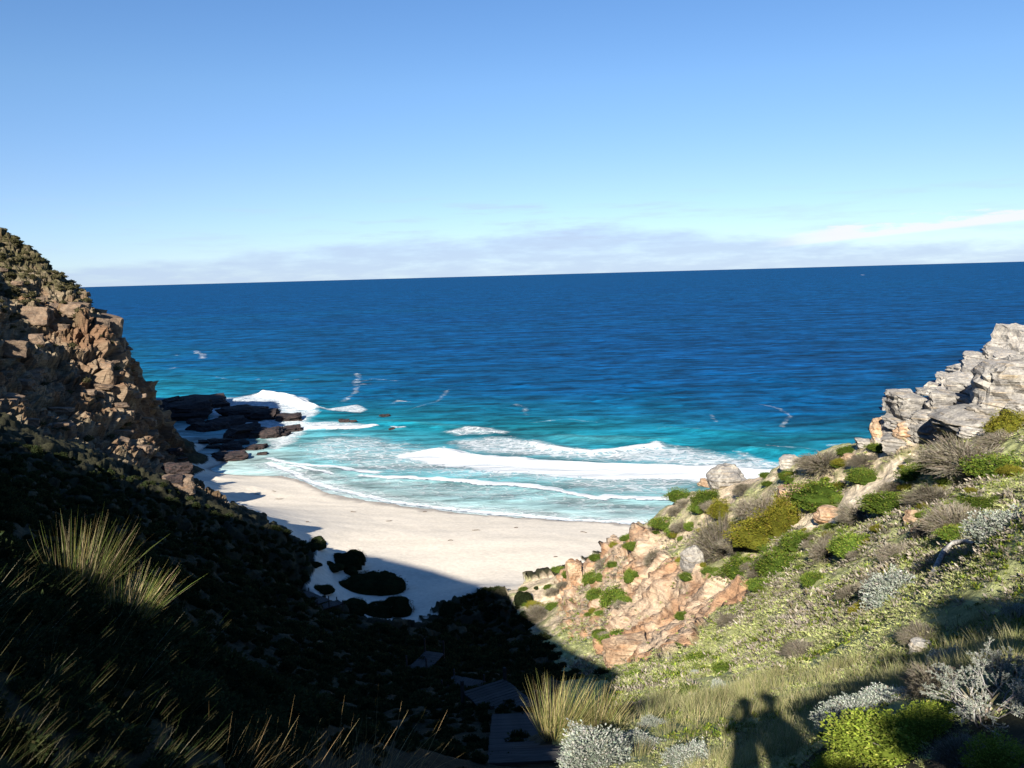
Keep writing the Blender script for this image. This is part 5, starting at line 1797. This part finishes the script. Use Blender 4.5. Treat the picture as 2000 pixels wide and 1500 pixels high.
def deck(name, label, p, rz, length, cat='boardwalk', posts=1.4):
    root = empty(name, p, rz)
    tag(root, label, cat)
    n = int(length / 0.15)
    for k in range(n):
        mesh_obj('plank', D_PLANK, root, (random.uniform(-.02, .02), (k + .5) * 0.15 - length / 2, 0.30 + random.uniform(-.004, .004)), (0, 0, random.uniform(-.008, .008)))
    for sx in (-0.6, 0.6):
        mesh_obj('beam', box_data('beam', 0.07, length, 0.14, M_WOOD), root, (sx, 0, 0.205))
        for yy in (-length * .45, length * .45):
            mesh_obj('post', D_POST, root, (sx * 1.25, yy, 0.0), None, (1, 1, posts))
    return root


def build_way():
    g = lambda px, py: hit(px, py)
    stairs('wooden_stairs', 'weathered timber steps descending beside the silver mound at the bottom edge', g(1030, 1498), g(1000, 1405))
    deck('wooden_landing', 'bluish grey plank landing in the shade left of the golden reed tussock', g(975, 1376) + Vector((0, 0, -0.1)), 0.55, 2.0)
    deck('wooden_landing', 'narrow plank walk leading left from the shaded landing towards the ravine', g(905, 1342) + Vector((0, 0, -0.1)), 1.15, 2.2)
    deck('wooden_landing', 'small plank bridge with standing posts deep in the shaded ravine', g(832, 1300), -0.35, 3.2, posts=2.6)
    deck('wooden_landing', 'plank platform at the shaded foot of the slope beside the dune', g(612, 1176) + Vector((0, 0, 0.3)), 0.8, 4.5)
    deck('wooden_landing', 'plank ramp turning from the dune platform down to the sand', g(640, 1192) + Vector((0, 0, 0.3)), -0.9, 3.5)


build_way()


# ------------------------------------------------------------------ driftwood
def branch_data(name, pts, rads, mat):
    P_ = np.array(pts, float)
    n, k = len(P_), 8
    d = np.gradient(P_, axis=0)
    d /= np.linalg.norm(d, axis=1, keepdims=True)
    s, t = frame_of(d)
    v = []
    for i in range(n):
        for j in range(k):
            a = j * 2 * math.pi / k
            v.append(P_[i] + (s[i] * math.cos(a) + t[i] * math.sin(a)) * rads[i] * (1 + 0.18 * math.sin(i * 2.3 + j * 1.7)))
    f = [(i * k + j, i * k + (j + 1) % k, (i + 1) * k + (j + 1) % k, (i + 1) * k + j) for i in range(n - 1) for j in range(k)]
    return data(name, np.array(v), np.array(f), mat, smooth=True)


M_PALE, _b, _o = new_mat('bleached_dead_wood')
_p = _b.new('ShaderNodeTexCoord').outputs['Object']
_n = _b.noise(_b.scale(_p, (3, 3, 3)), 3.0, 6, 0.65)
finish(_b, _o, _b.mix(_b.smooth(_n, 0.35, 0.65), (0.13, 0.12, 0.11), (0.36, 0.345, 0.32)), 0.85, 0.15, _n, 0.03)


def build_driftwood():
    px = [(1806, 1158), (1820, 1135), (1833, 1112), (1845, 1096), (1862, 1086), (1886, 1083), (1902, 1084)]
    pts = [hit(*q) for q in px]
    base = pts[0]
    lift = [0.02, 0.12, 0.25, 0.36, 0.42, 0.40, 0.3]
    rads = [0.06, 0.10, 0.115, 0.11, 0.10, 0.085, 0.05]
    me = branch_data('driftwood_log', [np.array(q - base) + np.array([0, 0, l]) for q, l in zip(pts, lift)], [r * 0.8 for r in rads], M_PALE)
    tag(mesh_obj('dead_branch', me, None, base), 'curved bare grey dead branch lying in the grass of the right slope', 'branch')
    R = np.random.default_rng(3)
    spots = [((500, 966), (18, 4), 'longest strand of wrack, near the left end of the sunlit beach'), ((535, 960), (10, 3), 'short strand right of the longest one, nearer the water'), ((545, 975), (16, 2), 'thin line of kelp below the short strand at the left of the beach'),
             ((760, 1018), (12, 2), 'kelp scrap halfway along the beach, close to the water'), ((930, 1036), (16, 2), 'kelp line in the middle of the sand, right of centre'), ((1008, 1031), (8, 2), 'tiny scrap near the water before the right end of the beach'),
             ((880, 1056), (10, 2), 'scrap on the upper sand above the curved shadow'), ((1140, 1040), (14, 2), 'rightmost strand of wrack, nearest the ridge'), ((830, 1000), (8, 2), 'scrap lying right at the wet edge in the middle'),
             ((690, 1000), (12, 2), 'scrap on the pale sand left of the middle'), ((1085, 1088), (8, 2), 'scrap lowest on the sand beside the sandy spur'), ((600, 1020), (8, 2), 'scrap near the dark slope and its shadow')]
    for i, ((x, y), (w, h), lab) in enumerate(spots):
        p = hit(x, y)
        L = w * m_per_px(p)
        q = [np.array([t * L - L / 2, math.sin(t * 4 + i) * 0.12 * L, 0.05 + 0.06 * math.sin(t * 3)]) for t in np.linspace(0, 1, 7)]
        me = branch_data('stick', q, [0.05, 0.06, 0.07, 0.07, 0.06, 0.05, 0.03], M_KELP)
        tag(mesh_obj('driftwood', me, None, p, (0, 0, R.uniform(-0.4, 0.4))), lab, 'driftwood', 'scraps of wrack on the beach')


M_KELP = new_mat('dry_kelp')
finish(M_KELP[1], M_KELP[2], (0.07, 0.05, 0.035, 1), 0.7)
M_KELP = M_KELP[0]
build_driftwood()


# ------------------------------------------------------------------ the two people whose shadows fall on the slope
def plain(name, colr, rough=0.8):
    m, b, out = new_mat(name)
    n = b.noise(b.new('ShaderNodeTexCoord').outputs['Object'], 30, 3)
    finish(b, out, b.mix(n, tuple(c * 0.85 for c in colr), tuple(c * 1.1 for c in colr)), rough, 0.2)
    return m


M_JACKET, M_JACKET2 = plain('navy_jacket_cloth', (0.03, 0.045, 0.09)), plain('grey_jacket_cloth', (0.12, 0.12, 0.12))
M_TROUSER, M_SKIN = plain('khaki_trouser_cloth', (0.16, 0.13, 0.09)), plain('skin', (0.45, 0.28, 0.2), 0.6)
M_HAT, M_HAIR = plain('straw_hat', (0.3, 0.25, 0.16)), plain('dark_hair', (0.03, 0.02, 0.015))


def skin_mesh(name, joints, bones, mats, parent):
    """one continuous skinned surface; joints: name -> (position, radius)"""
    names = list(joints)
    me = bpy.data.meshes.new(name)
    me.from_pydata([joints[n][0] for n in names], [(names.index(a), names.index(b_)) for a, b_ in bones], [])
    o = bpy.data.objects.new(name, me)
    C.objects.link(o)
    sk = o.modifiers.new('skin', 'SKIN')
    for n, sv in zip(names, me.skin_vertices[0].data if me.skin_vertices else []):
        sv.radius = joints[n][1] if isinstance(joints[n][1], tuple) else (joints[n][1],) * 2
    if not me.skin_vertices:
        bpy.context.view_layer.objects.active = o
        bpy.ops.mesh.customdata_skin_add()
        for n, sv in zip(names, me.skin_vertices[0].data):
            sv.radius = joints[n][1] if isinstance(joints[n][1], tuple) else (joints[n][1],) * 2
    me.skin_vertices[0].data[0].use_root = True
    o.modifiers.new('sub', 'SUBSURF').levels = 2
    o.modifiers['sub'].render_levels = 2
    dg = bpy.context.evaluated_depsgraph_get()
    m2 = bpy.data.meshes.new_from_object(o.evaluated_get(dg))
    bpy.data.objects.remove(o)
    m2.name = name
    m2.materials.clear()
    for m in mats:
        m2.materials.append(m)
    for p in m2.polygons:
        p.use_smooth = True
    return mesh_obj(name, m2, parent)


def person(loc, rz, height, label, jacket, camera_up):
    root = empty('person', loc, rz)
    k = height / 1.75
    root.scale = (k, k, k)
    J = {'pelvis': ((0, 0, 0.95), (0.155, 0.12)), 'waist': ((0, 0, 1.10), (0.15, 0.115)), 'chest': ((0, 0, 1.30), (0.18, 0.13)), 'collar': ((0, 0, 1.44), (0.10, 0.09)), 'neck': ((0, 0.01, 1.51), 0.055), 'jaw': ((0, 0.03, 1.585), (0.066, 0.075)), 'skull': ((0, 0.01, 1.68), (0.076, 0.092))}
    B = [('pelvis', 'waist'), ('waist', 'chest'), ('chest', 'collar'), ('collar', 'neck'), ('neck', 'jaw'), ('jaw', 'skull')]
    for s, n in ((-1, 'l'), (1, 'r')):
        J.update({n + 'hip': ((s * 0.10, 0, 0.86), 0.095), n + 'knee': ((s * 0.115, 0.03, 0.48), 0.062), n + 'ankle': ((s * 0.13, -0.01, 0.09), 0.045), n + 'toe': ((s * 0.15, 0.15, 0.045), 0.04),
                  n + 'shoulder': ((s * 0.205, 0, 1.40), 0.068)})
        if camera_up:
            J.update({n + 'elbow': ((s * 0.215, 0.13, 1.19), 0.050), n + 'wrist': ((s * 0.11, 0.19, 1.49), 0.034), n + 'palm': ((s * 0.075, 0.195, 1.56), 0.036)})
        else:
            J.update({n + 'elbow': ((s * 0.27, -0.03, 1.12), 0.050), n + 'wrist': ((s * 0.26, 0.06, 0.88), 0.034), n + 'palm': ((s * 0.255, 0.075, 0.80), 0.036)})
        B += [('pelvis', n + 'hip'), (n + 'hip', n + 'knee'), (n + 'knee', n + 'ankle'), (n + 'ankle', n + 'toe'), ('chest', n + 'shoulder'), (n + 'shoulder', n + 'elbow'), (n + 'elbow', n + 'wrist'), (n + 'wrist', n + 'palm')]
        w, q = J[n + 'wrist'][0], J[n + 'palm'][0]
        dv = (Vector(q) - Vector(w)).normalized()
        side = Vector((0, 1, 0)) if not camera_up else Vector((s, 0, 0))
        for f in range(5):
            if f < 4:
                a = Vector(q) + side * (f - 1.5) * 0.018 + dv * 0.02
                L = (0.065, 0.075, 0.070, 0.055)[f]
                mid, end = a + dv * L * 0.5, a + dv * L + (Vector((-s, 0, 0)) * 0.02)
            else:
                a = Vector(w) + (Vector(q) - Vector(w)) * 0.6 + side * 0.03
                mid, end = a + side * 0.025 + dv * 0.02, a + side * 0.03 + dv * 0.05
            fn = n + 'f%d' % f
            J[fn + 'a'], J[fn + 'b'] = (tuple(mid), 0.0095), (tuple(end), 0.008)
            B += [(n + 'palm', fn + 'a'), (fn + 'a', fn + 'b')]
    body = skin_mesh('body', J, B, [jacket, M_TROUSER, M_SKIN], root)
    for p in body.data.polygons:
        c = p.center
        p.material_index = 2 if c.z > 1.50 and abs(c.x) < 0.1 and c.y < 0.13 or (not camera_up and c.z < 0.88 and abs(c.x) > 0.2) or (camera_up and c.y > 0.15 and c.z > 1.47) else (1 if c.z < 0.93 else 0)
    # a soft hat with a brim, hair under it, nose, ears
    v, f = [], []
    prof = [(0.0, 1.805), (0.06, 1.80), (0.095, 1.77), (0.102, 1.715), (0.155, 1.70), (0.158, 1.705), (0.10, 1.725)]
    for r, z in prof:
        for j in range(28):
            a = j * 2 * math.pi / 28
            v.append((r * math.cos(a) * 0.95, r * math.sin(a) * 1.08 + 0.005, z - (0.012 * math.cos(2 * a) if r > 0.12 else 0)))
    for i in range(len(prof) - 1):
        for j in range(28):
            f.append((i * 28 + j, i * 28 + (j + 1) % 28, (i + 1) * 28 + (j + 1) % 28, (i + 1) * 28 + j))
    mesh_obj('hat', data('hat', np.array(v), np.array(f), M_HAT, smooth=True), root)
    iv, jf = ico(2)
    mesh_obj('hair', data('hair', iv * np.array([0.083, 0.088, 0.10]) + np.array([0, -0.02, 1.665]), jf, M_HAIR, smooth=True), root)
    mesh_obj('nose', data('nose', iv * np.array([0.014, 0.022, 0.024]) + np.array([0, 0.108, 1.635]), jf, M_SKIN, smooth=True), root)
    for s in (-1, 1):
        mesh_obj('ear', data('ear', iv * np.array([0.012, 0.022, 0.032]) + np.array([s * 0.084, 0.005, 1.635]), jf, M_SKIN, smooth=True), root)
        mesh_obj('eye', data('eye', iv * 0.012 + np.array([s * 0.032, 0.096, 1.662]), jf, M_HAIR, smooth=True), root)
    return tag(root, label, 'person', 'the two people whose shadows fall on the grass')


SHADE_LABELS = ('unseen low bush at the feet of the two people, darkening the bottom of their shadows', 'unseen bush whose shadow joins the right-hand person', 'unseen bush casting the first step of the rising shadow band', 'unseen bush casting the middle of the rising shadow band',
                'unseen bush casting the far end of the rising shadow band', 'unseen shrub casting the large dark shadow near the right edge', 'unseen shrub casting the part of the large shadow cut off by the right edge')


def build_people():
    yaw = -math.atan2(ANTI[0], ANTI[1]) * 0.2
    for (x, y), h, lab, jk, up in (((-0.06, -0.30), 1.74, 'photographer in a brimmed hat casting the left one of the two head shadows', M_JACKET, True), ((0.38, -0.16), 1.83, 'taller hatted companion casting the right one of the two head shadows', M_JACKET2, False)):
        z = EYE + 0.075 - 1.65 * h / 1.75
        person((x, y, max(z, ground_z(x, y) - 0.05)), yaw - (0.0 if up else 1.05), h, lab, jk, up)
    # unseen shrubs beside them, crowns shaped and placed to cast the rising shadow band
    for i, (u, v, w, th) in enumerate(((0.50, -1.05, 1.5, 0.9), (0.85, -0.42, 0.8, 0.45), (1.45, 0.0, 0.9, 0.30), (2.2, 0.42, 1.1, 0.32), (3.0, 0.85, 1.1, 0.35), (4.3, 1.95, 1.7, 1.9), (5.3, 2.1, 2.0, 2.0))):
        q = -3.5 - 0.35 * i
        x, y = Uh * u + Dh * q
        g = ground_z(x, y)
        mid = EYE + (v - q * sh) / ch
        root = empty('shrub', (x, y, g - 0.05), 0)
        mesh_obj('foliage', PROTO['dark'][i % 3], root, (0, 0, mid - g - th * 0.45), (0, 0, i * 1.3), (w, w, th * 1.25))
        mesh_obj('stem', branch_data('stem', [(0.12 * math.sin(t * 3 + i), 0.1 * math.sin(t * 2), t * (mid - g)) for t in np.linspace(0, 1, 6)], np.linspace(0.09, 0.04, 6), M_WOOD), root)
        tag(root, SHADE_LABELS[i], 'shrub', 'unseen shrubs on the bank beside the photographer')


build_people()
